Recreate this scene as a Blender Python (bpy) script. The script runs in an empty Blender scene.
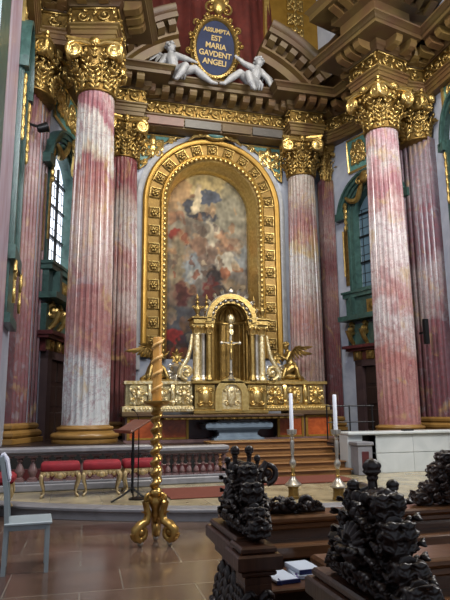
import bpy, bmesh, math, random
from math import sin, cos, pi, sqrt, atan2, radians
from mathutils import Vector, Matrix, noise
R = random.Random(7)
SC = bpy.context.scene
COL = SC.collection
def V(*a): return Vector(a)

# ------------------------------------------------------------------ mesh builder
class MB:
    def __init__(s): s.v = []; s.f = []; s.M = Matrix.Identity(4)
    def add(s, vs, fs):
        o = len(s.v); M = s.M
        s.v += [tuple(M @ Vector(p)) for p in vs]
        flip = M.determinant() < 0
        s.f += [tuple(i + o for i in (reversed(f) if flip else f)) for f in fs]
        return s
    def box(s, x0, x1, y0, y1, z0, z1):
        return s.add([(x0,y0,z0),(x1,y0,z0),(x1,y1,z0),(x0,y1,z0),(x0,y0,z1),(x1,y0,z1),(x1,y1,z1),(x0,y1,z1)],
              [(0,3,2,1),(4,5,6,7),(0,1,5,4),(1,2,6,5),(2,3,7,6),(3,0,4,7)])
    def bbox(s, x0, x1, y0, y1, z0, z1, b=.01):
        # chamfered block
        P = [(x0,y0),(x1,y0),(x1,y1),(x0,y1)]
        q = [(x0+b,y0+b),(x1-b,y0+b),(x1-b,y1-b),(x0+b,y1-b)]
        vs = [(x,y,z0) for x,y in q]+[(x,y,z0+b) for x,y in P]+[(x,y,z1-b) for x,y in P]+[(x,y,z1) for x,y in q]
        fs = [(3,2,1,0),(12,13,14,15)]
        for k in range(3):
            for i in range(4):
                j=(i+1)%4; fs.append((k*4+i,k*4+j,k*4+4+j,k*4+4+i))
        return s.add(vs,fs)
    def loft(s, rings, closed=True, caps=True):
        n = len(rings[0]); vs = [p for r in rings for p in r]; fs = []
        for k in range(len(rings)-1):
            for i in range(n if closed else n-1):
                j=(i+1)%n; fs.append((k*n+i,k*n+j,(k+1)*n+j,(k+1)*n+i))
        if caps and closed:
            fs.append(tuple(reversed(range(n)))); fs.append(tuple(range((len(rings)-1)*n,len(rings)*n)))
        return s.add(vs,fs)
    def lathe(s, prof, c=(0,0,0), n=24, sq=False):
        rings=[]
        for r,z in prof:
            r=max(r,1e-4)
            if sq:
                rings.append([(c[0]+a*r,c[1]+b*r,c[2]+z) for a,b in ((-1,-1),(1,-1),(1,1),(-1,1))])
            else:
                rings.append([(c[0]+r*cos(2*pi*i/n),c[1]+r*sin(2*pi*i/n),c[2]+z) for i in range(n)])
        return s.loft(rings)
    def tube(s, pts, r, n=8):
        pts=[Vector(p) for p in pts]; m=len(pts)
        rr=[r]*m if not hasattr(r,'__len__') else r
        rings=[]; up=None
        for i,p in enumerate(pts):
            t=(pts[min(i+1,m-1)]-pts[max(i-1,0)])
            t=t.normalized() if t.length>1e-9 else V(0,0,1)
            if up is None:
                up = V(0,0,1) if abs(t.z)<.9 else V(1,0,0)
            a=up.cross(t)
            if a.length<1e-6: a=V(1,0,0).cross(t)
            a.normalize(); b=t.cross(a); up=b
            rings.append([tuple(p+a*(rr[i]*cos(2*pi*k/n))+b*(rr[i]*sin(2*pi*k/n))) for k in range(n)])
        return s.loft(rings)
    def ell(s, c, r, n=10, m=7, rot=None):
        if not hasattr(r,'__len__'): r=(r,r,r)
        c=Vector(c); vs=[]; fs=[]
        for j in range(m+1):
            t=pi*j/m
            for i in range(n):
                p=V(r[0]*sin(t)*cos(2*pi*i/n), r[1]*sin(t)*sin(2*pi*i/n), -r[2]*cos(t))
                if rot is not None: p=rot@p
                vs.append(tuple(c+p))
        for j in range(m):
            for i in range(n):
                k=(i+1)%n; fs.append((j*n+i,j*n+k,(j+1)*n+k,(j+1)*n+i))
        return s.add(vs,fs)
    def prism(s, poly, f, d0, d1):
        # poly in (u,v); f(u,v,d) -> xyz
        n=len(poly)
        vs=[f(u,v,d0) for u,v in poly]+[f(u,v,d1) for u,v in poly]
        fs=[tuple(reversed(range(n))),tuple(range(n,2*n))]+[(i,(i+1)%n,n+(i+1)%n,n+i) for i in range(n)]
        return s.add(vs,fs)
    def sweep(s, prof, path, closed=False):
        # prof: (out, z) ; path: plan points walked so that 'out' is to the right of travel
        P=[Vector((a[0],a[1])) for a in path]; m=len(P); rings=[]
        for i in range(m):
            def nrm(a,b):
                d=(b-a).normalized(); return Vector((d.y,-d.x))
            ns=[]
            if i>0 or closed: ns.append(nrm(P[i-1],P[i]))
            if i<m-1 or closed: ns.append(nrm(P[i],P[(i+1)%m]))
            if len(ns)==2:
                b=(ns[0]+ns[1]); b=b.normalized() if b.length>1e-4 else ns[0]; k=1/max(.35,b.dot(ns[0]))
            else: b=ns[0]; k=1
            rings.append([(P[i].x+b.x*o*k,P[i].y+b.y*o*k,z) for o,z in prof])
        if closed: rings.append(rings[0])
        return s.loft(rings, closed=True, caps=not closed)
    def scroll(s, c, u, v, r, turns=1.6, th=.03, start=0., hand=1, n=6, seg=None, rin=.12):
        # tapered spiral in plane (u,v) about c
        c,u,v=Vector(c),Vector(u),Vector(v); seg=seg or int(14*turns); P=[]; T=[]
        for i in range(seg+1):
            t=i/seg; a=start+hand*2*pi*turns*t; q=r*(1-t)+r*rin*t
            P.append(c+u*(q*cos(a))+v*(q*sin(a))); T.append(th*(1-.5*t))
        s.tube(P,T,n); s.ell(c,th*1.25,8,5)
        return s
    def leaf(s, base, up, out, L, W, curl=1.0, th=.02, lobes=3, n=9, lean=0.15):
        # acanthus leaf: rises along 'up', bends towards 'out', tip rolls over
        base,up,out=Vector(base),Vector(up).normalized(),Vector(out).normalized()
        side=up.cross(out).normalized(); rings=[]; p=base.copy(); a=lean
        for i in range(n+1):
            t=i/n
            ang=a+curl*(t**2.2)*2.2
            d=up*cos(ang)+out*sin(ang); nr=out*cos(ang)-up*sin(ang)
            w=W*.5*(sin(pi*min(1,.18+.82*t)**.9)**.6 if t<1 else 0)*(1-.25*abs(sin(lobes*pi*t)))
            w=max(w,W*.06)
            k=th*(1-.6*t)
            rings.append([tuple(p+side*x*w+nr*y*k) for x,y in ((-1,-.3),(-.55,.7),(-.2,.35),(0,1.3),(.2,.35),(.55,.7),(1,-.3),(0,-.6))])
            p=p+d*(L/n)
        return s.loft(rings)
    def acan(s, base, up, out, L, W, curl=1.0, k=4, th=.3, lean=.1, res=(6,4)):
        # carved acanthus: a spine that bends over at the tip, with pairs of fleshy lobes
        base,up,out=Vector(base),Vector(up).normalized(),Vector(out); out=(out-up*out.dot(up)).normalized()
        side=up.cross(out).normalized(); p=base.copy(); n=10; P=[]
        for i in range(n+1):
            t=i/n; ang=lean+curl*(t**2.6)*2.4
            d=up*cos(ang)+out*sin(ang); nr=out*cos(ang)-up*sin(ang); P.append((p.copy(),d,nr)); p=p+d*(L/n)
        s.tube([q[0] for q in P],[W*.13*(1-.55*i/n) for i in range(n+1)],6)
        for j in range(k):
            t=(j+.3)/k; i=min(n,int(t*n)); q,d,nr=P[i]; l=W*.62*(1-.5*abs(t-.35)); 
            for sg in (-1,1):
                dd=(d*.8+side*sg*.75).normalized(); w2=dd.cross(nr)
                s.ell(q+dd*l*.45+nr*W*.05, (l*.55,l*.24,l*th*.5), res[0],res[1], Matrix((dd,w2,nr)).transposed())
        q,d,nr=P[n-1]; s.ell(q, (W*.2,W*.2,W*.15), res[0],res[1])
        return s
    def obj(s, name, m, parent=None, smooth=35, loc=None):
        me=bpy.data.meshes.new(name); me.from_pydata(s.v,[],s.f); me.validate(); me.update()
        if smooth:
            me.polygons.foreach_set('use_smooth',[True]*len(me.polygons))
            if smooth<180: me.set_sharp_from_angle(angle=radians(smooth))
        me.materials.append(m)
        o=bpy.data.objects.new(name,me); COL.objects.link(o)
        if parent: o.parent=parent
        if loc: o.location=loc
        return o

def fixn(o):
    bm=bmesh.new(); bm.from_mesh(o.data); bmesh.ops.recalc_face_normals(bm,faces=bm.faces); bm.to_mesh(o.data); bm.free(); return o
def tag(o,label,cat,group=None,kind=None):
    o['label']=label; o['category']=cat
    if group: o['group']=group
    if kind: o['kind']=kind
    return o
def thing(name,label,cat,loc=(0,0,0),rz=0,group=None,kind='thing'):
    o=bpy.data.objects.new(name,None); COL.objects.link(o); o.location=loc; o.rotation_euler=(0,0,rz); o.empty_display_size=.1
    return tag(o,label,cat,group,kind)
def struct(name,mb,m,parent=None,smooth=35):
    o=mb.obj(name,m,parent,smooth)
    if not parent: o['kind']='structure'
    return o
def dup(o,loc=None,rz=None,label=None,parent=None):
    c=o.copy(); COL.objects.link(c)
    if parent: c.parent=parent
    if loc is not None: c.location=loc
    if rz is not None: c.rotation_euler=(0,0,rz)
    if label: c['label']=label
    for ch in [q for q in bpy.data.objects if q.parent==o]: dup(ch,parent=c)
    return c
def remesh(o,vox=.03,smooth=4,sub=0):
    m=o.modifiers.new('r','REMESH'); m.mode='VOXEL'; m.voxel_size=vox; m.use_smooth_shade=True
    if smooth: m=o.modifiers.new('s','SMOOTH'); m.iterations=smooth; m.factor=.5
    bpy.context.view_layer.update()
    dg=bpy.context.evaluated_depsgraph_get()
    me=bpy.data.meshes.new_from_object(o.evaluated_get(dg)); o.modifiers.clear(); old=o.data; o.data=me; me.name=old.name
    me.polygons.foreach_set('use_smooth',[True]*len(me.polygons))
    return o
def limb(mb,pts,n=10):
    # pts: (x,y,z,r) chain of tapered capsules
    for a,b in zip(pts,pts[1:]):
        A,B=Vector(a[:3]),Vector(b[:3]); m=max(2,int((B-A).length/ (min(a[3],b[3])*.45)))
        for i in range(m+1):
            t=i/m; mb.ell(A.lerp(B,t),a[3]*(1-t)+b[3]*t,n,6)

# ------------------------------------------------------------------ materials
def lin(c): return tuple((x/12.92 if x<=.04045 else ((x+.055)/1.055)**2.4) for x in c)
def hx(h): return lin(tuple(int(h[i:i+2],16)/255 for i in (0,2,4)))
def mat(name,c,rough=.5,metal=0.,c2=None,sc=4.,con=.5,bump=0.,bsc=20.,stretch=None,detail=6,dist=0.,spec=.5,coat=0.,wave=None,emit=None):
    m=bpy.data.materials.new(name); m.use_nodes=True; nt=m.node_tree; N=nt.nodes; L=nt.links
    b=N['Principled BSDF']; b.inputs['Roughness'].default_value=rough; b.inputs['Metallic'].default_value=metal
    b.inputs['Specular IOR Level'].default_value=spec; b.inputs['Coat Weight'].default_value=coat; b.inputs['Coat Roughness'].default_value=.15
    c=hx(c) if isinstance(c,str) else c
    b.inputs['Base Color'].default_value=(*c,1)
    if c2 or bump:
        tc=N.new('ShaderNodeTexCoord'); mp=N.new('ShaderNodeMapping'); L.new(tc.outputs['Object'],mp.inputs[0])
        if stretch: mp.inputs['Scale'].default_value=stretch
    if c2:
        c2=hx(c2) if isinstance(c2,str) else c2
        nz=N.new('ShaderNodeTexNoise'); nz.inputs['Scale'].default_value=sc; nz.inputs['Detail'].default_value=detail; nz.inputs['Distortion'].default_value=dist
        L.new(mp.outputs[0],nz.inputs[0])
        cr=N.new('ShaderNodeValToRGB'); cr.color_ramp.elements[0].position=.5-con*.5; cr.color_ramp.elements[1].position=.5+con*.5
        cr.color_ramp.elements[0].color=(*c,1); cr.color_ramp.elements[1].color=(*c2,1)
        L.new(nz.outputs[0],cr.inputs[0]); L.new(cr.outputs[0],b.inputs['Base Color'])
    if bump:
        nb=N.new('ShaderNodeTexNoise'); nb.inputs['Scale'].default_value=bsc; nb.inputs['Detail'].default_value=3
        L.new(mp.outputs[0],nb.inputs[0]); bp=N.new('ShaderNodeBump'); bp.inputs['Strength'].default_value=bump; bp.inputs['Distance'].default_value=.02
        L.new(nb.outputs[0],bp.inputs['Height']); L.new(bp.outputs[0],b.inputs['Normal'])
    if emit:
        b.inputs['Emission Color'].default_value=(*(hx(emit[0]) if isinstance(emit[0],str) else emit[0]),1); b.inputs['Emission Strength'].default_value=emit[1]
    return m
def banded(name,stops,H,rough=.26,warp=1.15,tilt=(.06,.03),vein='7a3038',vamt=.5):
    # scagliola marble with its clouds of colour stacked up the height of the shaft
    m=bpy.data.materials.new(name); m.use_nodes=True; nt=m.node_tree; N=nt.nodes; L=nt.links; b=N['Principled BSDF']
    b.inputs['Roughness'].default_value=rough
    tc=N.new('ShaderNodeTexCoord'); sx=N.new('ShaderNodeSeparateXYZ'); L.new(tc.outputs['Object'],sx.inputs[0])
    nz=N.new('ShaderNodeTexNoise'); nz.inputs['Scale'].default_value=1.15; nz.inputs['Detail'].default_value=7; nz.inputs['Roughness'].default_value=.55; nz.inputs['Distortion'].default_value=.8
    L.new(tc.outputs['Object'],nz.inputs[0])
    def mth(op,a,v):
        n=N.new('ShaderNodeMath'); n.operation=op
        for i,q in enumerate((a,v)):
            if isinstance(q,(int,float)): n.inputs[i].default_value=q
            else: L.new(q,n.inputs[i])
        return n.outputs[0]
    z=mth('DIVIDE',sx.outputs[2],H)
    w=mth('MULTIPLY',mth('SUBTRACT',nz.outputs[0],.5),warp*.22)
    t=mth('ADD',mth('MULTIPLY',sx.outputs[0],tilt[0]),mth('MULTIPLY',sx.outputs[1],tilt[1]))
    fac=mth('ADD',mth('ADD',z,w),t)
    cr=N.new('ShaderNodeValToRGB'); e=cr.color_ramp.elements
    while len(e)>1: e.remove(e[-1])
    def soft(h):
        c=hx(h); g=(c[0]+c[1]+c[2])/3; return tuple((x*.74+g*.26)*.95 for x in c)
    e[0].position=stops[0][0]; e[0].color=(*soft(stops[0][1]),1)
    for p,c in stops[1:]:
        q=e.new(p); q.color=(*soft(c),1)
    L.new(fac,cr.inputs[0])
    vz=N.new('ShaderNodeTexNoise'); vz.inputs['Scale'].default_value=3.2; vz.inputs['Detail'].default_value=9; vz.inputs['Roughness'].default_value=.65; vz.inputs['Distortion'].default_value=1.5
    L.new(tc.outputs['Object'],vz.inputs[0])
    vr=N.new('ShaderNodeValToRGB'); q=vr.color_ramp.elements; q[0].position=.47; q[0].color=(0,0,0,1); q[1].position=.53; q[1].color=(0,0,0,1); k=q.new(.5); k.color=(1,1,1,1)
    L.new(vz.outputs[0],vr.inputs[0])
    mx=N.new('ShaderNodeMix'); mx.data_type='RGBA'; L.new(mth('MULTIPLY',vr.outputs[0],vamt),mx.inputs[0]); L.new(cr.outputs[0],mx.inputs[6]); mx.inputs[7].default_value=(*hx(vein),1)
    src=mx.outputs[2]
    for k,(sc,lo,hi,col,am) in enumerate(((1.7,.56,.66,'ab8f5e',.55),(2.3,.58,.64,'7a3f46',.42),(3.1,.6,.68,'8f9096',.35))):
        oz=N.new('ShaderNodeMapping'); oz.inputs['Location'].default_value=(7.3*k+len(name),3.1*k,5.7*k); oz.inputs['Scale'].default_value=(1,1,.8); L.new(tc.outputs['Object'],oz.inputs[0])
        pz=N.new('ShaderNodeTexNoise'); pz.inputs['Scale'].default_value=sc; pz.inputs['Detail'].default_value=8; pz.inputs['Distortion'].default_value=1.0; L.new(oz.outputs[0],pz.inputs[0])
        pr=N.new('ShaderNodeMapRange'); pr.inputs[1].default_value=lo; pr.inputs[2].default_value=hi; pr.inputs[4].default_value=am; L.new(pz.outputs[0],pr.inputs[0])
        pm_=N.new('ShaderNodeMix'); pm_.data_type='RGBA'; L.new(pr.outputs[0],pm_.inputs[0]); L.new(src,pm_.inputs[6]); pm_.inputs[7].default_value=(*hx(col),1); src=pm_.outputs[2]
    # finer clouds
    cz=N.new('ShaderNodeTexNoise'); cz.inputs['Scale'].default_value=6; cz.inputs['Detail'].default_value=6; L.new(tc.outputs['Object'],cz.inputs[0])
    c2=N.new('ShaderNodeMix'); c2.data_type='RGBA'; c2.blend_type='OVERLAY'; c2.inputs[0].default_value=.35
    L.new(src,c2.inputs[6]); L.new(cz.outputs[0],c2.inputs[7]); L.new(c2.outputs[2],b.inputs['Base Color'])
    return m
def tiles(name,c1,c2,grout,bw,bh,mortar,rough,off=0.,rot=0.):
    m=bpy.data.materials.new(name); m.use_nodes=True; nt=m.node_tree; N=nt.nodes; L=nt.links; b=N['Principled BSDF']; b.inputs['Roughness'].default_value=rough
    tc=N.new('ShaderNodeTexCoord'); mp=N.new('ShaderNodeMapping'); mp.inputs['Rotation'].default_value[2]=rot; L.new(tc.outputs['Object'],mp.inputs[0])
    br=N.new('ShaderNodeTexBrick'); br.offset=off; br.inputs['Color1'].default_value=(*hx(c1),1); br.inputs['Color2'].default_value=(*hx(c2),1); br.inputs['Mortar'].default_value=(*hx(grout),1)
    br.inputs['Scale'].default_value=1; br.inputs['Mortar Size'].default_value=mortar; br.inputs['Brick Width'].default_value=bw; br.inputs['Row Height'].default_value=bh
    L.new(mp.outputs[0],br.inputs[0])
    nz=N.new('ShaderNodeTexNoise'); nz.inputs['Scale'].default_value=2.5; nz.inputs['Detail'].default_value=8; L.new(tc.outputs['Object'],nz.inputs[0])
    mx=N.new('ShaderNodeMix'); mx.data_type='RGBA'; mx.blend_type='OVERLAY'; mx.inputs[0].default_value=.7; L.new(br.outputs[0],mx.inputs[6]); L.new(nz.outputs[0],mx.inputs[7])
    L.new(mx.outputs[2],b.inputs['Base Color'])
    mr=N.new('ShaderNodeMapRange'); L.new(nz.outputs[0],mr.inputs[0]); mr.inputs[3].default_value=rough*.6; mr.inputs[4].default_value=rough*1.4; L.new(mr.outputs[0],b.inputs['Roughness'])
    return m
def wood(name,c,c2,rough=.35,axis=0,sc=6,coat=.3):
    st=[5,5,5]; st[axis]=.6
    return mat(name,c,rough,c2=c2,sc=sc,con=.5,stretch=tuple(st),dist=.8,coat=coat,bump=.1,bsc=8)
G=dict(
 gold=mat('gilding','bda468',.33,.82,c2='866830',sc=9,con=.6,bump=.25,bsc=30),
 goldb=mat('bright_gilding','e8cf8c',.28,.8,c2='b8934a',sc=11,con=.6,bump=.2,bsc=35),
 golddk=mat('old_gilding','96783f',.42,.8,c2='54401e',sc=7,con=.6,bump=.3,bsc=25),
 goldp=mat('gold_paint','ad873c',.38,.6,c2='8a6828',sc=5,con=.7,bump=.12,bsc=25),
 goldw=mat('gilded_silver','f0e6c2',.3,.65,c2='bfa25e',sc=13,con=.35,bump=.3,bsc=40),
 silver=mat('silver','cbc6bb',.28,.8,c2='9c9484',sc=10,con=.5),
 brass=mat('brass','c9a560',.28,.85,c2='8e6c34',sc=12,con=.5),
 white=mat('white_stucco','a3a4a6',.5,c2='85878c',sc=5),
 wall=mat('pale_wall_marble','b4bac6',.42,c2='979eb0',sc=1.6,con=.5,dist=1.2),
 cream=mat('cream_plaster','c9bf9c',.7,c2='b5a880',sc=2),
 green=mat('green_scagliola','42605a',.32,c2='263c39',sc=4,con=.45,dist=1.3),
 turq=mat('turquoise_panel','5f8c84',.4,c2='4d7972',sc=3),
 ochre=mat('ochre_marble','967340',.3,c2='745526',sc=4,con=.6,dist=1.2),
 entab=mat('brown_stone','574524',.5,c2='4e3822',sc=1.1,con=.3,dist=.8),
 entab2=mat('mottled_stone','66522a',.48,c2='5a4026',sc=1.3,con=.25,dist=.8),
 cornice=mat('cornice_stone','524322',.48,c2='4a3320',sc=1.2,con=.35,dist=.8),
 bluegrey=mat('blue_grey_marble','7d8c98',.3,c2='5d6b78',sc=2.2,con=.5,dist=1),
 redpanel=mat('red_marble','bd5f2e',.28,c2='8a3a18',sc=5,con=.5,dist=1.5),
 darkred=mat('dark_red_marble','5c2c2c',.3,c2='3d1c20',sc=4,con=.5,dist=1.2),
 rosewall=mat('pink_grey_marble','7e6663',.33,c2='644848',sc=3,con=.5,dist=1.2),
 grey=mat('grey_stone','85858a',.35,c2='6c6c70',sc=3,con=.5,dist=1),
 marble=mat('white_marble_block','c3c7c6',.3,c2='adb3b3',sc=2,con=.6,dist=1),
 joint=mat('stone_joint','85898a',.6),
 curtain=mat('red_curtain','622016',.8,c2='44120d',sc=4,con=.6),
 blue=mat('blue_plaque','18264a',.75,c2='121c38',sc=3),
 darkwood=wood('carved_dark_oak','2e1d15','140c09',.36,2,4,.12),
 pew=wood('brown_oak','6a4730','452a18',.32,0,5,.4),
 pewend=wood('dark_oak','553523','331d12',.3,2,5,.4),
 stepwood=wood('golden_oak','8a6336','6a4522',.4,0,4,.2),
 doorwood=wood('door_oak','2e1e18','1c120f',.4,2,4,.2),
 deskwood=wood('desk_oak','70412a','56301e',.35,0,5,.3),
 red=mat('red_velvet','8e1424',.75,c2='6e0e1c',sc=6),
 rug=mat('russet_carpet','6e3828',.9,c2='5c2c20',sc=30),
 black=mat('black_metal','0b0c0f',.4,.3),
 dark=mat('shade_black','0a0908',.8),  # near-black that stands for shade behind the balusters and in the parapet opening
 wax=mat('white_wax','dfe4ee',.45),
 honey=mat('honey_wax','d29a48',.42,c2='c48a3a',sc=6),
 honey2=mat('pale_honey_wax','dfae64',.4),
 chair=mat('grey_white_paint','98a5ab',.4,c2='8a979d',sc=4),
 cloth=mat('white_linen','c9cfe2',.8),
 paper=mat('white_paper','ccd6e6',.6), bookblue=mat('blue_cover','1d2b63',.5), ribbon=mat('purple_ribbon','4a2a80',.6),
 glass=mat('daylit_pane','dfe8ef',.3,emit=('e6eefc',1.5)),
 glassdk=mat('dim_pane','3a4d58',.15,emit=('6f8696',.16)),
)
G['letter']=mat('gold_letters','a08a5a',.5,.2)
G['slate']=mat('slate_inlay','524d48',.4,c2='45423f',sc=3,dist=1.2)
G['rosepink']=mat('rose_inlay','6e463a',.4,c2='5a362e',sc=3,dist=1.2)
# ------------------------------------------------------------------ the setting
ZB=.86; ZC=9.65; ZT=10.95; ZA=11.36; ZF=11.83; ZK=12.38
def arcstep(y0,Rr,xs): return [(x,y0+Rr-sqrt(Rr*Rr-x*x)) for x in xs]
m_floor=tiles('floor_tiles','492f28','5b4b40','6c655c',1.05,.8,.0075,.17,.37,.03)
m_floor2=tiles('front_strip','6e6552','766c57','5e5748',1.4,.5,.006,.35)
m_pres=tiles('sanctuary_floor','a1977c','94886c','84785e',.8,.8,.005,.22)
struct('floor',MB().box(-7,7,-8,20,-.3,0),m_floor)
struct('floor_strip',MB().box(-5.95,5.95,4.3,5.15,-.02,.004),m_floor2)
xs=[-6+.3*i for i in range(41)]; ed=arcstep(8.25,9.4,xs)
poly=ed+[(6,20),(-6,20)]
sf=MB(); sf.prism(poly,lambda u,v,d:(u,v,d),.002,.165); o=struct('floor_sanctuary',sf,m_pres,smooth=0)
nose=MB(); nose.sweep([(-.3,.12),(.02,.12),(.035,.135),(.035,.165),(.02,.178),(-.3,.178)],ed); nose.sweep([(-.2,.003),(.004,.003),(.004,.12),(-.2,.12)],ed); fixn(struct('trim_step',nose,G['grey']))
pf=MB(); pf.box(-6,-1.42,12.6,13.4,.16,ZB-.05); pf.box(-6,-3.3,13.4,19.5,.16,ZB); pf.box(-3.3,-1.42,13.4,19.5,.16,.7); pf.box(1.9,6,12.6,19.5,.16,ZB-.12); pf.box(-1.42,1.9,13.6,19.5,.16,.70); struct('floor_platform',pf,G['doorwood'],smooth=0)
# walls ----------------------------------------------------------------
NV=dict(x=5.95)
struct('wall_left',MB().box(-6.3,-5.95,-8,15.2,0,18.5),G['wall'])
struct('wall_right',MB().box(5.95,6.3,-8,15.2,0,18.5),G['wall'])
BT=V(1.2,-3.6,0).normalized(); BN=V(-BT.y*-1,0,0)
BN=V(BT.y,-BT.x,0)   # points into the room on the right-hand bay
def baymat(s):
    m=Matrix(((BT.x,BN.x,0,4.2),(BT.y,BN.y,0,18.9),(0,0,1,0),(0,0,0,1)))
    return (Matrix.Diagonal((-1,1,1,1))@m) if s<0 else m
TC=2.5; PW=.9
def archpoly(hw,z0,zc,n=14,c=0): return [(c-hw,z0)]+[(c-hw*cos(pi*i/n),zc+hw*sin(pi*i/n)) for i in range(n+1)]+[(c+hw,z0)]
def ring(mb,hw0,hw1,z0,zc,y0,y1,c=0,n=14,zo=None):
    a=archpoly(hw0,z0,zc,n,c); b=archpoly(hw1,zo if zo is not None else z0,zc,n,c)
    rings=[]
    for (u,v),(p,q) in zip(a,b): rings.append([(u,y0,v),(p,y0,q),(p,y1,q),(u,y1,v)])
    mb.loft(rings)
for s,nm in ((-1,'left'),(1,'right')):
    M=baymat(s)
    w=MB(); w.M=M; w.box(-.2,TC-PW,-.4,0,0,18.5); w.box(TC+PW,4.3,-.4,0,0,18.5); w.box(TC-PW,TC+PW,-.4,0,0,5.5)
    ap=[(TC+PW,18.5),(TC-PW,18.5)]+[(TC-PW*cos(pi*i/14),8.0+PW*sin(pi*i/14)) for i in range(15)]
    w.prism(ap,lambda u,v,d:(u,d,v),-.4,0)
    struct('wall_apse_'+nm,w,G['wall'],smooth=0)
    # window
    k=1 if s<0 else 2
    gl=MB(); gl.M=M; gl.prism(archpoly(PW+.03,5.45,8.0,14,TC),lambda u,v,d:(u,d,v),-.3,-.27)
    win=struct('window_%d'%k,gl,G['glass'] if s<0 else G['glassdk'],smooth=0)
    f=MB(); f.M=M; ring(f,PW-.01,PW+.2,5.5,8.0,-.25,.06,TC); ring(f,PW+.15,PW+.24,5.5,8.0,.06,.1,TC); f.box(TC-PW-.22,TC+PW+.22,-.25,.1,5.3,5.52)
    f.obj('window_frame',G['green'],win)
    g=MB(); g.M=M
    for x in (-.5,.5): g.box(TC+x*PW*.72-.035,TC+x*PW*.72+.035,-.28,-.2,5.5,8.6)
    for z in (6.45,7.35,8.15): g.box(TC-PW,TC+PW,-.28,-.2,z-.03,z+.03)
    for x in (-.85,-.17,.17,.85): g.box(TC+x*PW-.008,TC+x*PW+.008,-.275,-.25,5.5,8.3)
    for i in range(9): g.box(TC-PW,TC+PW,-.275,-.25,5.75+i*.32-.008,5.75+i*.32+.008)
    g.obj('glazing_bars',G['black'],win,0)
    p=MB(); p.M=M
    # curved pediment hood with turned-in ends
    arc=[(TC-1.42*cos(pi*(i/16)*.8+pi*.1),7.95+1.42*sin(pi*(i/16)*.8+pi*.1)) for i in range(17)]
    for (r0,r1,y1) in ((1.2,1.3,.12),(1.3,1.42,.2),(1.42,1.5,.26)):
        rs=[]
        for i in range(19):
            a=pi*.06+pi*.88*i/18; rs.append([(TC-q*cos(a),y,8.0+q*sin(a)) for q,y in ((r0,0),(r1,0),(r1,y1),(r0,y1))])
        p.loft(rs)
    for q in (-1,1): p.box(TC+q*1.38-.2,TC+q*1.38+.2,0,.24,8.02,8.28)
    p.obj('pediment',G['green'],win)
    gg=MB(); gg.M=M
    for q in (-1,1):
        pts=[(TC+q*(1.05-.9*t),.2+.05*sin(9*t),8.75+.45*t-.42*sin(pi*t)) for t in [i/10 for i in range(11)]]
        gg.tube(pts,[.05+.05*sin(pi*t/10) for t in range(11)],7)
        for i in range(5): gg.ell((TC+q*1.15,.15,8.5-i*.2),(.09-.01*i,.07,.12),8,5)
        gg.tube([(TC+q*1.28,.15,6.0),(TC+q*1.28,.17,7.6)],.035,6)
        gg.box(TC+q*1.28-.09,TC+q*1.28+.09,.0,.04,5.7,7.8)
    gg.ell((TC,.36,9.15),(.2,.12,.22)); gg.scroll((TC-.22,.4,9.05),(1,0,0),(0,0,1),.16,1.3,.04); gg.scroll((TC+.22,.4,9.05),(1,0,0),(0,0,1),.16,1.3,.04,pi,-1)
    gg.obj('gilded_festoon',G['gold'],win)
    # balcony apron and the gilded consoles under it
    b=MB(); b.M=M; b.box(TC-1.25,TC+1.25,0,.22,4.4,5.3); b.box(TC-1.3,TC+1.3,0,.32,5.2,5.34); b.box(TC-1.34,TC+1.34,0,.36,5.34,5.42); b.box(TC-1.4,TC+1.4,0,.5,4.42,4.58); b.box(TC-.95,TC-.8,.2,.42,4.48,5.2); b.box(TC+.8,TC+.95,.2,.42,4.48,5.2); b.box(TC-1.25,TC+1.25,0,.2,3.5,4.3)
    b.obj('balcony',G['green'],win)
    c=MB(); c.M=M
    for x in (-1.,-.4,.4,1.):
        c.scroll((TC+x,.3,4.12),(0,1,0),(0,0,1),.2,1.2,.09,pi/2,1,8); c.tube([(TC+x,.46,4.1),(TC+x,.36,3.85),(TC+x,.2,3.66),(TC+x,.24,3.56)],[.09,.08,.07,.03],8)
    c.box(TC-.3,TC+.3,.22,.26,4.62,5.05); c.ell((TC,.26,4.84),(.22,.06,.16))
    c.obj('console',G['gold'],win)
    # doorway
    d=MB(); d.M=M; d.box(TC-.72,TC+.72,.0,.06,ZB,2.95)
    for q in (-1,1):
        for z in (1.0,1.7,2.35): d.bbox(TC+q*.35-.26,TC+q*.35+.26,.05,.09,z,z+.55,.02)
    dr=struct('door_%d'%k,d,G['doorwood'],smooth=0)
    e=MB(); e.M=M; e.box(TC-1.0,TC-.7,0,.2,ZB,3.1); e.box(TC+.7,TC+1.0,0,.2,ZB,3.1); e.box(TC-1.0,TC+1.0,0,.2,2.92,3.12)
    e.obj('door_frame',mat('door_casing','4a3a38',.35,c2='33262a',sc=3),dr)
    e=MB(); e.M=M; e.box(TC-1.3,TC+1.3,0,.3,3.42,3.5); e.box(TC-1.35,TC+1.35,0,.42,3.5,3.6); e.box(TC-1.1,TC+1.1,0,.16,3.1,3.45)
    e.obj('door_cornice',G['darkred'],dr)
    e=MB(); e.M=M
    for x in (-.85,-.3,.3,.85): e.bbox(TC+x-.16,TC+x+.16,.14,.24,3.12,3.42,.03); e.ell((TC+x,.25,3.27),(.1,.05,.11))
    e.obj('door_frieze',G['gold'],dr)
bw=MB()
for s in (-1,1): bw.box(min(s*2.6,s*4.6),max(s*2.6,s*4.6),18.72,19.1,0,12.3)
ap=[(2.6,12.3),(-2.6,12.3),(-2.6,8.55)]+[(-2.6*cos(pi*i/30),8.55+2.6*sin(pi*i/30)) for i in range(31)]
bw.prism(ap,lambda u,v,d:(u,d,v),18.72,19.1)
bw.box(-2.7,2.7,19.46,19.8,0,12); bw.box(-2.7,2.7,18.72,19.5,0,3.2)
struct('wall_back',bw,G['wall'],smooth=0)
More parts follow.
